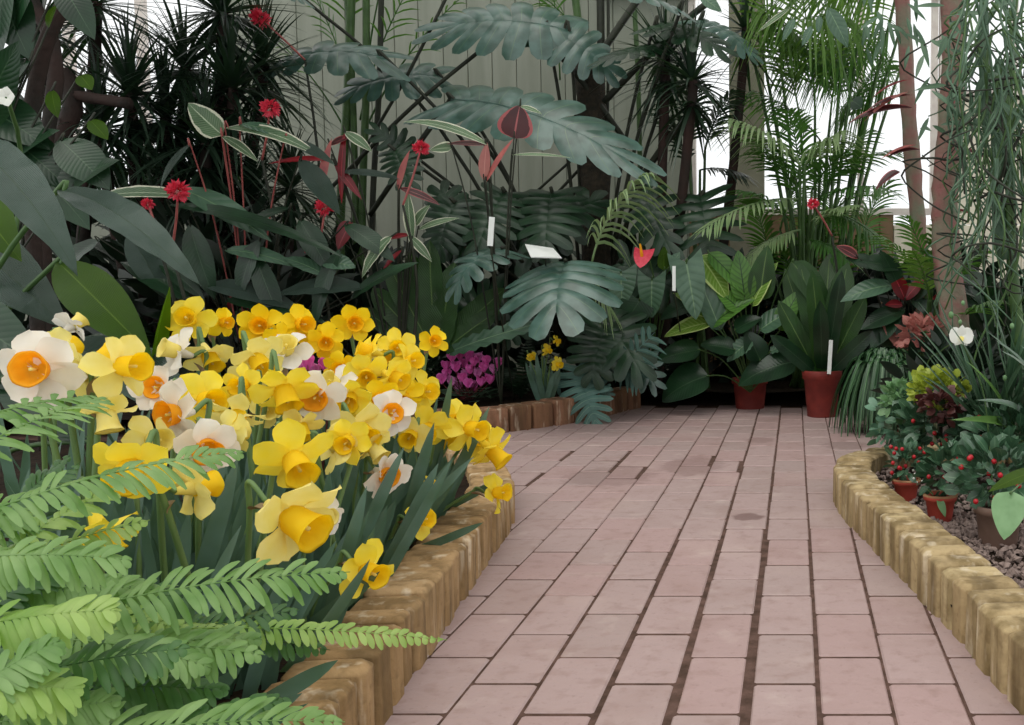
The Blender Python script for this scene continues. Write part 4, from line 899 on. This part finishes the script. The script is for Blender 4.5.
blade(m, at(644, 250, 4.52), at(640, 268, 4.46), .052, 'heart', V(0, -.8, .6), .3, -.1, 8, 6, back=.2); m.build('spathe', 'redflower', t)
m = MB(); tube(m, [at(642, 257, 4.5), at(641, 250, 4.49), at(640, 244, 4.5)], .008, .004, 3, 8); m.build('spadix', 'cup_o', t)
m = MB(); tube(m, [Vector((-.75, 5.08, SOIL)), at(660, 320, 4.8), at(650, 262, 4.55), at(644, 252, 4.52)], .004, .003); m.build('stem', 'stem', t)
# calathea
t = plant('calathea', 'leafy calathea with bright and striped leaves in a terracotta pot at the path end', 'plant', at(750, 392, 4.85), 4.7, [
 ((706, 316), (673, 293), 15, dict(mat='calbright', bend=.8)), ((712, 322), (664, 337), 22, dict(mat='calbright', fold=.3, bend=.4)), ((700, 256), (728, 300), 28, dict(mat='calbright')), ((709, 253), (748, 297), 22, dict(mat='calathea', edge=0) if 0 else dict(mat='calathea')),
 ((710, 326), (757, 298), 20, {}), ((752, 306), (778, 262), 17, dict(mat='calbright')), ((760, 330), (800, 308), 26, dict(mat='heart')), ((792, 262), (832, 322), 30, dict(mat='nest')), ((752, 340), (727, 362), 20, dict(mat='heart', jag=.08)),
 ((770, 352), (802, 340), 12, dict(mat='heart', jag=.2)), ((795, 362), (738, 386), 40, dict(mat='dark', bend=.9)), ((708, 376), (662, 402), 44, dict(mat='dark', bend=.9)), ((745, 300), (738, 250), 26, dict(mat='calathea')), ((760, 300), (768, 245), 28, dict(mat='nest')), ((720, 330), (690, 262), 24, dict(mat='heart')),
 ((740, 310), (715, 290), 22, {}), ((735, 350), (700, 345), 26, dict(mat='dark')), ((760, 360), (745, 330), 26, dict(mat='dark')), ((700, 350), (655, 362), 30, dict(mat='dark')), ((780, 330), (800, 290), 24, dict(mat='calathea')), ((735, 330), (762, 318), 22, dict(mat='dark')), ((700, 300), (660, 320), 26, dict(mat='dark'))],
 mat='calathea', prof='ovate', pet='stem', up=FR_UP, bend=.5, fold=.2, nu=14, nv=6)
def pot(parent, P, r0, r1, h, mat, rim=.012, rimmat=None, soil=True, name='pot'):
    m = MB(); P = Vector(P)
    lathe(m, P, UP, [(.001, .0), (r0, 0), (r0 * 1.01, .004), (r0 + (r1 - r0) * .8, h * .8), (r0 + (r1 - r0) * .82 + rim * .6, h * .82), (r1 + rim * .6, h - .003), (r1 + rim * .4, h), (r1 - rim * .4, h), (r1 - rim * .6, h * .86)], 32)
    o = m.build(name, mat, parent)
    if rimmat:
        m = MB(); lathe(m, P, UP, [(r1 + rim * .7, h - .002), (r1 + rim * .65, h + .002), (r1 - rim * .3, h + .0025), (r1 - rim * .4, h - .002)], 32); m.build('rim', rimmat, o)
    m = MB(); lathe(m, P, UP, [(.001, h * .88), (r1 * .5, h * .9), (r1 - rim * .55, h * .87)], 24); m.build('potting_soil', 'compost', parent)
    return o
pot(t, zat(750, 408, .0) * Vector((1, 1, 0)) if 0 else Vector((zat(750, 408, 0).x, zat(750, 408, 0).y, 0)), .07, .085, .15, 'terracotta_shade')
pb = zat(822, 416, 0)
t = plant('nest_fern', 'dark upright nest fern in the larger terracotta pot on the paving', 'fern', pb + UP * .2, pb.y, [
 ((822, 372), (800, 262, 4.7), 22, {}), ((820, 372), (830, 252, 4.8), 24, {}), ((824, 372), (848, 262, 4.7), 26, {}), ((816, 372), (778, 300, 4.6), 18, {}), ((828, 372), (866, 296, 4.6), 20, {}), ((818, 372), (785, 268, 4.8), 20, {}), ((826, 372), (842, 270, 4.5), 16, dict(mat='dark')), ((822, 372), (812, 270, 4.5), 18, {}), ((830, 372), (875, 330, 4.5), 16, dict(mat='dark')), ((814, 372), (770, 335, 4.5), 16, dict(mat='dark')), ((822, 370), (820, 300, 4.4), 16, dict(mat='dark'))],
 mat='nest', prof='strap', bend=.35, up=V(0, -1, .3), wav=.06, nu=14)
pot(t, pb, .068, .088, .215, 'terracotta_shade')
# spider plant
def tuft(name, label, P, n, L, w, mat, h=.3, cat='plant', front=0, cone=.5, prof='blade', spread=1, drop=None):
    t = thing(name, label, cat, P); m = MB()
    for i in range(n):
        a = R.uniform(0, 6.28); l = L * R.uniform(.6, 1.1); o = R.uniform(.15, 1) * spread
        d = Vector((math.cos(a), math.sin(a) - front, 0)); s = P + UP * h + d * .03; top = s + d * (l * .35 * o) + UP * (l * cone * (1 - o * .5)); tip = top + d * (l * .28 * o) - UP * (l * (drop * R.uniform(.7, 1.1) if drop else .75 * o))
        # two part arch
        mid = [s, s.lerp(top, .6) + UP * l * .06, top, top.lerp(tip, .5) + d * l * .06, tip]
        C_ = crom(mid, 3); rows = []
        for k, p in enumerate(C_):
            T = unit(C_[min(k + 1, len(C_) - 1)] - C_[max(0, k - 1)]); S = unit(T.cross(UP + d * .3)); ww = w * (1 - (k / (len(C_) - 1)) ** 2) ** .8 + .0004
            Nn = S.cross(T)
            rows.append([p - S * ww + Nn * ww * .4, p, p + S * ww + Nn * ww * .4])
        m.grid(rows)
    m.build('leaves', mat, t); return t
sp = zat(886, 431, 0)
t = tuft('spider_plant', 'dense dark spider plant spilling leaves down to the paving', sp, 520, .36, .012, 'spider', .2, spread=1, cone=.42, drop=.95)
pot(t, sp, .06, .075, .2, 'terracotta')
# dark red tufts behind
plant('bromeliad', 'bromeliad with crimson centre and broad dark leaves behind the spider plant', 'plant', (.52, 4.75, SOIL), 4.5, [
 ((895, 285), (840, 302), 24, dict(mat='heart', bend=.7)), ((862, 262), (900, 270), 24, {}), ((858, 258), (836, 246), 14, dict(mat='maroon')), ((880, 268), (845, 258), 20, {}), ((905, 300), (890, 270), 18, dict(mat='redleaf')), ((905, 300), (925, 278), 14, dict(mat='redleaf')), ((903, 305), (885, 305), 12, dict(mat='redleaf')), ((900, 310), (870, 350), 24, {}), ((910, 300), (960, 330), 24, {}), ((905, 310), (860, 330), 24, {}), ((900, 290), (880, 250), 20, {}), ((915, 300), (945, 262), 18, {}),
 ((905, 350), (880, 320), 18, dict(mat='pinkleaf')), ((880, 365), (862, 385), 8, dict(mat='pinkleaf')), ((890, 350), (870, 320), 16, dict(mat='dark')), ((915, 320), (905, 360), 20, dict(mat='dark2')), ((960, 292), (930, 300), 12, dict(mat='redleaf')), ((895, 318), (920, 350), 30, dict(mat='dark2')), ((990, 285), (950, 275), 20, dict(mat='dark')), ((985, 320), (1010, 290), 20, dict(mat='dark')), ((955, 335), (990, 345), 26, dict(mat='dark')), ((960, 350), (930, 370), 26, dict(mat='dark2'))], mat='dark', prof='lance', pet='darkstem', bend=.5, up=FR_UP, nv=4)
m = MB(); P = at(922, 336, 4.2); leafball(m, P, .1, .06, .07, 90, .05, .018, 'ovate'); s = m
tag(m.build('coleus', 'pinkleaf', loc=P), 'dusty pink small-leaved plant behind the white orchid bloom', 'plant')
# leaning pink trunks
o = stalk('leaning pink-red trunk, thinner of the two at the right', 'tree_trunk', [(900, -30, 4.6), (906, 60, 4.6), (910, 130, 4.6), (918, 220, 4.6), (922, 280, 4.6)], .034, 'pinkbark', .036, .25, 12, 'tree', grounded=.02); crown(o, at(860, -190, 4.6), .8, .7, .3, 170, 'dark')
o = stalk('thick pink-brown trunk widening to its foot near the white orchid', 'tree_trunk', [(950, -30, 4.3), (953, 60, 4.3), (948, 150, 4.3), (945, 230, 4.3), (955, 330, 4.2)], .043, 'pinkbark', .065, .25, 14, 'tree', grounded=.02); crown(o, at(1050, -200, 4.3), .8, .8, .35, 170, 'dark')
stalk('slim green trunk at the right edge of the frame', 'tree_trunk', [(1004, 80, 3.9), (1010, 180, 3.9), (1012, 260, 3.9), (1020, 350, 3.9)], .02, 'stem', .024, .15, 10, 'trunk', grounded=.02)
# red leaves held on the trunks
plant('red_cordyline', 'cordyline with long dark red drooping leaves between the pink trunks and palm', 'plant', (.55, 5.0, SOIL), 4.4, [
 ((912, 108), (848, 124), 14, dict(bend=.5)), ((910, 95), (866, 112), 8, {}), ((908, 80), (872, 98), 5, dict(mat='redleaf')), ((908, 92), (864, 122), 6, dict(mat='pinkleaf')), ((920, 150), (886, 158), 9, dict(mat='maroon')), ((916, 145), (880, 160), 5, dict(mat='pinkstem')), ((900, 172), (876, 190), 12, dict(mat='maroon', prof='ovate')), ((960, 150), (990, 162), 9, {}), ((950, 210), (978, 218), 6, dict(mat='redleaf'))], mat='maroon', prof='lance', bend=.5, up=V(0, -.6, 1), fold=.5)
# tangle of thin hanging stems
t = thing('mistletoe_cactus', 'tangled curtain of thin grey-green hanging stems at the right edge', 'plant', at(985, 20, 3.8))
for g in range(3):
    m = MB()
    for i in range((80, 60, 60)[g]):
        x = R.uniform(962, 1060) if g else R.uniform(965, 1030); y = R.uniform(-60, 160) if g < 2 else R.uniform(60, 260); Y = R.uniform(3.3, 4.1); pts = []; dx, dy = R.uniform(-10, 10), R.uniform(16, 40)
        if g == 2: dx, dy = R.uniform(-28, 28), R.uniform(-10, 30)
        for k in range(7):
            pts.append(at(x, y, Y)); dx += R.uniform(-12, 12); dy += R.uniform(-10, 8); x += dx; y += dy; Y += R.uniform(-.06, .06)
            if x < 955 - (i % 6 == 0) * 50: dx = abs(dx)
        tube(m, pts, R.uniform(.003, .007), .003, 3, 4)
    m.build('stems', ('aloe', 'stem', 'darkstem')[g], t)['kind'] = 'stuff'
m = MB()
for x, y0, y1, r in ((1000, 60, 260, .03), (994, 130, 250, .022), (985, -40, 130, .03)):
    tube(m, [at(x, y0, 3.9), at(x + R.uniform(-4, 4), (y0 + y1) / 2, 3.9), at(x + 3, y1, 3.9)], r * .6, r * .8, 5, 8, .4)
m.build('thick_stem', 'aloe', t)
m = MB()
for i in range(60):
    q = at(R.uniform(920, 1030), R.uniform(-30, 140), R.uniform(3.5, 4.1)); d = Vector((R.uniform(-1, 1), R.uniform(-.6, .3), R.uniform(-1.3, .1))); blade(m, q, q + unit(d) * R.uniform(.06, .13), .010, 'lance', V(R.uniform(-.4, .4), -1, .4), .4, .2, 6, 2)
m.build('leaves', 'aloe', t)
m = MB()
for i in range(26):
    q = at(R.uniform(865, 925), R.uniform(-20, 50), R.uniform(4.1, 4.4)); d = Vector((R.uniform(-.8, .8), R.uniform(-.3, .3), R.uniform(-1.3, -.3))); blade(m, q, q + unit(d) * R.uniform(.06, .13), .009, 'lance', V(0, -1, .4), .4, .2, 6, 2)
tag(m.build('willowy_vine', 'aloe', loc=at(905, 0, 4.3)), 'loose grey-green drooping leaves round the top of the thinner pink trunk', 'vine')
# palms in front of the right windows
def palm(label, foot, fronds, mat='palm', name='areca_palm', stems=0):
    base = at(*foot); base.z = SOIL; t = thing(name, label, 'palm', base)
    for q in fronds:
        A, B = at(*q[0]), at(*q[1]); k = dict(bend=.6, up=UP, plen=.24, pw=.007, n=22, ang=55, droop=.35, rr=.006, start=.12, prof='strap', seg=4); o = dict(q[2]) if len(q) > 2 else {}; mt = o.pop('mat', mat); k.update(o)
        m = MB(); frond(m, A, B, **k); f = m.build('frond', mt, t)
        if o.get('bare') is None:
            s = MB(); tube(s, [base + Vector((R.uniform(-.05, .05), R.uniform(-.05, .05), 0)), base.lerp(A, .6) + Vector((0, 0, .1)), A], .012, .007, 4, 6); s.build('petiole', 'stem', f)
    return t
palm('tall palm with light green backlit fronds hanging from the top of the frame', (815, 330, 5.3), [
 ((800, 120, 5.2), (742, -30, 5.0), dict(plen=.30, n=26, mat='palmlight')), ((815, 110, 5.2), (790, -60, 4.9), dict(plen=.32, n=26, mat='palmlight')), ((830, 120, 5.2), (880, -40, 5.0), dict(plen=.34, n=28, mat='palmlight', droop=.6)),
 ((860, 30, 5.2), (800, 20, 4.8), dict(plen=.34, n=18, mat='palmlight', droop=1.0)), ((850, -10, 5.1), (758, 10, 5.0), dict(plen=.36, n=22, mat='palmlight', droop=.8)), ((900, 30, 5.3), (820, 60, 5.2), dict(plen=.34, n=22, mat='palm', droop=.9, ang=75)),
 ((900, -20, 5.2), (835, -15, 5.2), dict(plen=.4, n=22, mat='palmlight', droop=1.1, ang=80)), ((880, 60, 5.4), (780, 75, 5.3), dict(plen=.25, n=24, droop=.9)), ((840, 130, 5.3), (890, 60, 5.2), dict(plen=.25)),
 ((870, 90, 5.4), (770, 20, 5.2), dict(plen=.3, n=28, droop=.8)), ((770, 90, 5.5), (830, 10, 5.3), dict(plen=.3, n=28, droop=.8, mat='palmlight')), ((780, 60, 5.5), (880, 40, 5.4), dict(plen=.3, n=28, droop=1.0)), ((760, 40, 5.4), (850, 70, 5.2), dict(plen=.28, n=26, droop=.9)), ((900, 70, 5.5), (840, 110, 5.4), dict(plen=.3, n=24, droop=.9)), ((740, 0, 5.3), (800, 40, 5.1), dict(plen=.26, n=24, droop=.8, mat='palmlight')), ((820, 140, 5.4), (752, 90, 5.3), dict(plen=.26, n=24, droop=.7))])
palm('feathery mid-height palm between the timber post and the pink trunks', (800, 330, 5.2), [
 ((800, 165, 5.0), (728, 118, 4.7), dict(plen=.22, mat='palmpale', droop=.7)), ((805, 165, 5.0), (846, 130, 4.8), dict(plen=.22, mat='palmpale', droop=.7)), ((805, 200, 5.1), (700, 232, 4.6), dict(plen=.17, mat='palmpale', n=26)), ((820, 200, 5.1), (890, 190, 4.7), dict(plen=.2)),
 ((815, 210, 5.1), (880, 240, 4.8), dict(plen=.18, droop=.5)), ((800, 200, 5.1), (760, 150, 5), dict(plen=.22)), ((800, 190, 5.1), (788, 110, 5), dict(plen=.22)), ((812, 190, 5.1), (850, 150, 4.9), dict(plen=.24)), ((820, 200, 5.2), (870, 130, 5.1), dict(plen=.22)), ((790, 220, 5.1), (738, 190, 4.9), dict(plen=.2)), ((800, 230, 5.0), (745, 262, 4.8), dict(plen=.15, mat='palmpale')), ((815, 225, 5), (860, 205, 4.7), dict(plen=.16, mat='palmpale')), ((810, 240, 5), (850, 262, 4.8), dict(plen=.14)), ((790, 180, 5.2), (750, 130, 5.1), dict(plen=.2)), ((830, 180, 5.2), (895, 150, 5.1), dict(plen=.2)),
 ((780, 230, 5.5), (830, 140, 5.4), dict(plen=.26, n=28)), ((840, 240, 5.5), (800, 150, 5.4), dict(plen=.26, n=28)), ((800, 260, 5.6), (860, 190, 5.4), dict(plen=.24, n=28)), ((840, 260, 5.6), (775, 200, 5.5), dict(plen=.24, n=28)), ((860, 250, 5.5), (890, 180, 5.4), dict(plen=.22, n=24)), ((770, 270, 5.5), (750, 200, 5.4), dict(plen=.2, n=24)), ((800, 290, 5.4), (770, 240, 5.2), dict(plen=.2, n=22)), ((830, 290, 5.4), (870, 230, 5.2), dict(plen=.2, n=22)), ((815, 280, 5.4), (818, 215, 5.2), dict(plen=.2, n=22))], 'palm')
palm('fine-leaved young palm at the foot of the leaning trunks', (925, 340, 4.6), [((930, 290, 4.4), (905, 215, 4.3), dict(plen=.14, n=18)), ((932, 290, 4.4), (950, 210, 4.3), dict(plen=.14, n=18)), ((925, 290, 4.5), (880, 235, 4.4), dict(plen=.14, n=18)), ((940, 300, 4.4), (985, 250, 4.3), dict(plen=.14, n=18)), ((960, 320, 4.2), (1000, 300, 4), dict(plen=.12, n=14)), ((930, 300, 4.4), (912, 250, 4.2), dict(plen=.12, n=18, mat='palmlight'))])
palm('palm with small dark fronds left of the timber post', (700, 330, 5.2), [((705, 150, 5.2), (735, 90, 5.1), dict(plen=.16)), ((700, 170, 5.2), (745, 175, 5.1), dict(plen=.16)), ((690, 170, 5.2), (660, 110, 5.1), dict(plen=.16)), ((690, 150, 5.3), (700, 80, 5.2), dict(plen=.14))], 'spiky')
# hanging grey leaves near the top
plant('fig_branch', 'branch with a few grey pointed leaves hanging over the bright palm', 'branch', at(800, -40, 4.4), 4.4, [((828, 8), (848, 48), 18, {}), ((795, 18), (782, 42), 8, {}), ((812, 26), (802, 46), 8, {}), ((820, 15), (818, 34), 7, {}), ((700, -4), (722, 12), 12, {}), ((790, 8), (758, 32), 5, dict(mat='varieg')), ((852, 100), (862, 108), 16, dict(mat='dark'))], mat='heart', prof='lance', pet='stem', up=V(0, -1, .2), bend=.3)
# ---------------------------------------------------------------- right bed
def potted(name, label, px, py, pxw, pxh, Y, mat='terracotta', rimmat=None):
    q = zat(px, py, .045); return q
q1 = zat(906, 503, .045); q2 = zat(940, 523, .045); q3 = zat(998, 546, .045)
t = thing('potted_wintergreen', 'small terracotta pot with red berries and tiny white bells, nearest the kerb end', 'plant', q1)
pot(t, q1, .024, .034, .062, 'terracotta', .006, 'rimpot'); m = MB(); leafball(m, q1 + UP * .1, .04, .04, .045, 70, .032, .009, 'oval'); m.build('leaves', 'gault', t)
for i in range(15): m = MB(); ball(m, q1 + Vector((R.uniform(-.04, .045), R.uniform(-.05, .0), R.uniform(.08, .15))), .0055); m.build('berry', 'berry', t)
for i in range(7): m = MB(); ball(m, q1 + Vector((R.uniform(.0, .04), R.uniform(-.05, -.02), R.uniform(.06, .09))), .003); m.build('bell_flower', 'whitepet', t)
t = thing('potted_wintergreen', 'second terracotta pot with glossy oval leaves and red berries, right of the smallest pot', 'plant', q2)
pot(t, q2, .026, .037, .068, 'terracotta', .006, 'rimpot'); m = MB(); leafball(m, q2 + UP * .12 + Vector((.02, 0, 0)), .06, .05, .055, 80, .042, .012, 'oval'); m.build('leaves', 'gault', t)
for i in range(9): m = MB(); ball(m, q2 + Vector((R.uniform(-.04, .07), R.uniform(-.06, .0), R.uniform(.1, .17))), .0055); m.build('berry', 'berry', t)
m = MB(); blade(m, q2 + Vector((-.01, -.03, .07)), q2 + Vector((.005, -.05, .025)), .009, 'lance', V(0, -1, .3), .8); blade(m, q2 + Vector((-.02, -.02, .07)), q2 + Vector((-.045, -.03, .09)), .009, 'lance'); m.build('stray_leaves', 'jade2', t)
t = thing('potted_wintergreen', 'larger stained clay pot with spreading glossy leaves and red berries', 'plant', q3)
pot(t, q3, .04, .05, .09, 'brownpot', .008); m = MB(); leafball(m, q3 + Vector((.01, .02, .15)), .11, .08, .07, 150, .046, .013, 'oval'); m.build('leaves', 'gault', t)
for i in range(13): m = MB(); ball(m, q3 + Vector((R.uniform(-.09, .1), R.uniform(-.09, -.02), R.uniform(.11, .2))), .006); m.build('berry', 'berry', t)
q4 = zat(1012, 500, .045)
t = thing('wintergreen', 'unpotted glossy shrub with red berries at the right edge of the gravel', 'plant', q4); m = MB(); leafball(m, q4 + UP * .14, .13, .1, .1, 170, .05, .014, 'oval'); m.build('leaves', 'gault', t)
for i in range(9): m = MB(); ball(m, q4 + Vector((R.uniform(-.12, .05), R.uniform(-.12, -.05), R.uniform(.08, .2))), .006); m.build('berry', 'berry', t)
q = zat(940, 480, .045)
t = thing('wintergreen', 'bushy glossy plant with crimson berries in the middle of the gravel bed', 'plant', q); m = MB(); leafball(m, q + UP * .16, .13, .1, .08, 200, .05, .0145, 'oval'); m.build('leaves', 'gault', t)
for i in range(15): m = MB(); ball(m, q + Vector((R.uniform(-.12, .13), R.uniform(-.12, -.05), R.uniform(.1, .2))), .0065); m.build('berry', 'berry', t)
q = zat(905, 470, .045)
t = thing('peperomia', 'blue-green small-leaved shrub at the turned end of the right kerb', 'plant', q); m = MB(); leafball(m, q + Vector((-.01, .03, .14)), .085, .08, .1, 210, .04, .013, 'oval'); m.build('leaves', 'jade', t)
q = zat(905, 450, .045); t = thing('sedum', 'pale green rosette plant above the blue-green shrub', 'plant', q); m = MB(); leafball(m, at(903, 400, 2.95), .06, .05, .06, 120, .03, .012, 'oval'); m.build('leaves', 'jade2', t); s = MB(); tube(s, [q, at(903, 410, 2.95)], .006); s.build('stem', 'stem', t)
q = zat(935, 445, .045); t = thing('creeping_jenny', 'golden green small-leaved plant behind the dark red one', 'plant', q); m = MB(); leafball(m, at(937, 390, 2.8), .075, .05, .05, 220, .028, .011, 'oval'); m.build('leaves', 'gold', t); s = MB(); tube(s, [q, at(936, 400, 2.95)], .006); s.build('stem', 'stem', t)
q = zat(942, 455, .045); t = thing('heuchera', 'dark red small-leaved plant below the golden one', 'plant', q); m = MB(); leafball(m, at(940, 406, 2.7), .06, .05, .04, 110, .028, .011, 'oval'); m.build('leaves', 'heuchera', t); s = MB(); tube(s, [q, at(940, 412, 2.7)], .006); s.build('stem', 'bark', t)
# spiky plants at the right edge
def spiky(name, label, foot, tips, w, mat, mats=None, bend=.5):
    P = zat(*foot) if len(foot) == 3 else foot; t = thing(name, label, 'plant', P)
    for i, tp in enumerate(tips):
        m = MB(); B = at(*tp); blade(m, P + Vector((R.uniform(-.015, .015), R.uniform(-.015, .015), .01)), B, w * R.uniform(.8, 1.15), 'blade', unit(Vector((P.x - B.x, -.8, .5))), bend * R.uniform(.4, 1.2), .5, 12, 2); m.build('leaf', (mats or [mat])[i % len(mats or [mat])], t)
    return t
spiky('agave', 'grey-green narrow-bladed spiky plant behind the golden one', (985, 465, .045), [(R.uniform(905, 1060), R.uniform(280, 400), R.uniform(2.3, 2.9)) for i in range(46)], .017, 'aloe')
spiky('spider_agave', 'fresh green spiky plant with broader blades at the right edge', (1010, 455, .045), [(965, 360, 2.2), (985, 330, 2.3), (1005, 320, 2.3), (1030, 325, 2.3), (1050, 350, 2.2), (975, 400, 2.1), (1040, 400, 2.1), (1000, 350, 2.1), (1020, 345, 2.1), (950, 420, 2.2), (990, 300, 2.5), (1025, 300, 2.5), (1015, 310, 2.3), (995, 340, 2.2)], .03, 'aloe_l', ['aloe_l', 'aloe', 'aloe'])
q = zat(1060, 560, .045)
plant('pothos', 'plant with pale-green pointed leaf hanging before the clay pot at the right edge', 'plant', q + UP * .08, 1.6, [((1012, 492, 1.62), (1004, 540, 1.58), 36, dict(prof='ovate', mat='jade2', up=V(-.3, -1, .2))), ((1040, 470, 1.7), (988, 492, 1.65), 16, dict(mat='bright')), ((1060, 520, 1.6), (1024, 510, 1.6), 30, {})], mat='varieg', pet='stem', petr=.0025, up=FR_UP)
# orchid
q = zat(940, 455, .045); q = at(995, 420, 2.5); q.z = .045
t = thing('moth_orchid', 'white moth orchid bloom with buds on an arching stem', 'orchid', q)
s = MB(); tube(s, [q, at(985, 400, 2.5), at(968, 355, 2.5), at(961, 338, 2.5), at(959, 318, 2.5), at(951, 314, 2.5)], .0025, .0015, 5, 6); s.build('stem', 'stem', t)
H = at(961, 336, 2.46)
for nm, dx, dz, l, w, pf in (('petal', -1, .1, .031, .021, 'oval'), ('petal', 1, .05, .031, .021, 'oval'), ('sepal', .1, 1, .028, .0115, 'ovate'), ('sepal', -.6, -.9, .028, .012, 'ovate'), ('sepal', .55, -.9, .028, .012, 'ovate')):
    m = MB(); d = unit(Vector((dx, -.15, dz))); blade(m, H, H + d * l, w, pf, V(0, -1, .2), .3, .05, 8, 4); m.build(nm, 'whitepet', t)
m = MB(); blade(m, H + Vector((0, -.004, 0)), H + Vector((0, -.012, -.014)), .006, 'ovate', V(0, -1, 0), -.6, .4, 6, 2); m.build('lip', 'pet_p', t)
for px, py, r in ((951, 315, .007), (963, 303, .005), (960, 322, .005), (1005, 378, .006), (1012, 326, .006)):
    m = MB(); ball(m, at(px, py, 2.5), r, 8, 1.3); m.build('bud', 'jade2', t)
q = at(925, 400, 2.9); m = MB(); tube(m, [Vector((q.x, q.y, .045)), at(926, 372, 2.9), at(940, 352, 2.8), at(954, 342, 2.7)], .002, .0015, 5, 5)
tag(m.build('orchid_stake', 'stem', loc=(q.x, q.y, .045)), 'thin arching flower stalk left of the white orchid bloom', 'stalk')
# plant labels
def plabel(label, A, B, w, Y, thick=.0015, foot=None):
    A, B = at(*A, Y), at(*B, Y); m = MB(); d = unit(B - A); s = unit(d.cross(Vector((0, 1, 0)))); n = d.cross(s)
    m.box((A + B) / 2, s, n, d, w / 2, thick, (B - A).length / 2, .0005)
    o = m.build('plant_label', 'label', smooth=False, loc=A)
    if foot is not None:
        k = MB(); tube(k, [Vector(foot), A.lerp(Vector(foot), .4), A + d * .01], .003, .003, 3, 5); k.build('label_stake', 'darkstem', o)
    return tag(o, label, 'label')
plabel('narrow white plant label standing among dark monstera leaves', (490, 246), (492, 217), .022, 3.9, foot=(-1.3, 4.6, SOIL))
plabel('white plant label standing beside the green calathea', (674, 291), (674, 266), .015, 4.4, foot=(-.55, 5.15, SOIL))
plabel('white plant label stuck in the soil of the larger terracotta pot', (829, 374), (831, 340), .018, 4.5, foot=(pb.x + .02, pb.y - .03, .19))
m = MB(); a, b, c, d = at(525, 244, 4.25), at(553, 248, 4.25), at(562, 258, 4.1), at(531, 257, 4.1); m.grid([[a, b], [d, c]]); m.grid([[a - UP * .003, b - UP * .003], [d - UP * .003, c - UP * .003]])
o = m.build('plant_label', 'label', loc=a, smooth=False); tag(o, 'broad white card label lying tilted on top of the big monstera leaf', 'label')
k = MB(); tube(k, [Vector((-1.1, 4.5, SOIL)), at(548, 300, 4.4), at(545, 256, 4.2)], .004, .003, 3, 5); k.build('label_stake', 'darkstem', o)
# ---------------------------------------------------------------- shade planting that fills the depth
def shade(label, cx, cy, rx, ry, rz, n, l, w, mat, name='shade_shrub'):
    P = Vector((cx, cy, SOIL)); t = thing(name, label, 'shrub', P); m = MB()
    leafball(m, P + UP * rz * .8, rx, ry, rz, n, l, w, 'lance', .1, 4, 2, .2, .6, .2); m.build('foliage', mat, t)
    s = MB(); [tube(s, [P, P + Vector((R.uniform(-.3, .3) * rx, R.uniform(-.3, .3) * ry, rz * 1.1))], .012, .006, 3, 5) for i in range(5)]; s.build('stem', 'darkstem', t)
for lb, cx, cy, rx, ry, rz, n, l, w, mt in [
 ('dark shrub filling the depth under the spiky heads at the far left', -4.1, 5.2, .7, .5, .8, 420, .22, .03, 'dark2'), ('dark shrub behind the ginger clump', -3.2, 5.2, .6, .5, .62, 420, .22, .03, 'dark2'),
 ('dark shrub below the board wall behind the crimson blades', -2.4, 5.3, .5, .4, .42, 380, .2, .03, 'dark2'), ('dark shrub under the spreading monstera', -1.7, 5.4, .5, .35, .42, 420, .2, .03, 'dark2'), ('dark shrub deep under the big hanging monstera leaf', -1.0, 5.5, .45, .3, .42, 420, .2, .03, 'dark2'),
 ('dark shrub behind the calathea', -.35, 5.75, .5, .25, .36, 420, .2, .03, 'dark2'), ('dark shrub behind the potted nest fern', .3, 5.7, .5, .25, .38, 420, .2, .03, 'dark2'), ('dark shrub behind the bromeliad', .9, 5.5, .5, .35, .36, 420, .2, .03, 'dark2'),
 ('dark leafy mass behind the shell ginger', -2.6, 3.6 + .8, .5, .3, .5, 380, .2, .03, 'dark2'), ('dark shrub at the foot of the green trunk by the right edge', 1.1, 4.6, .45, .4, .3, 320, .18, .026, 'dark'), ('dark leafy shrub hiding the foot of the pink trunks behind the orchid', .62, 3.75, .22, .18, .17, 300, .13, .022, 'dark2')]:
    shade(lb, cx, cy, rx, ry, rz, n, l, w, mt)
# low ferns in the dark gap
for i, (px, py, Y, lb) in enumerate([(520, 372, 4.7, 'small dim fern behind the tiny daffodils'), (640, 360, 5.0, 'small dim fern in the dark gap left of the calathea'), (410, 330, 4.9, 'small dim fern behind the lone golden daffodil')]):
    P = at(px, py, Y); P.z = SOIL; m = MB()
    for k in range(12):
        a = k * .52; frond(m, P, P + Vector((math.cos(a) * .25, math.sin(a) * .2, R.uniform(.12, .3))), .9, UP, .05, .006, 18, 75, .2, .0015, .1, 'lance', 3)
    tag(m.build('dim_fern', 'moss', loc=P), lb, 'fern')
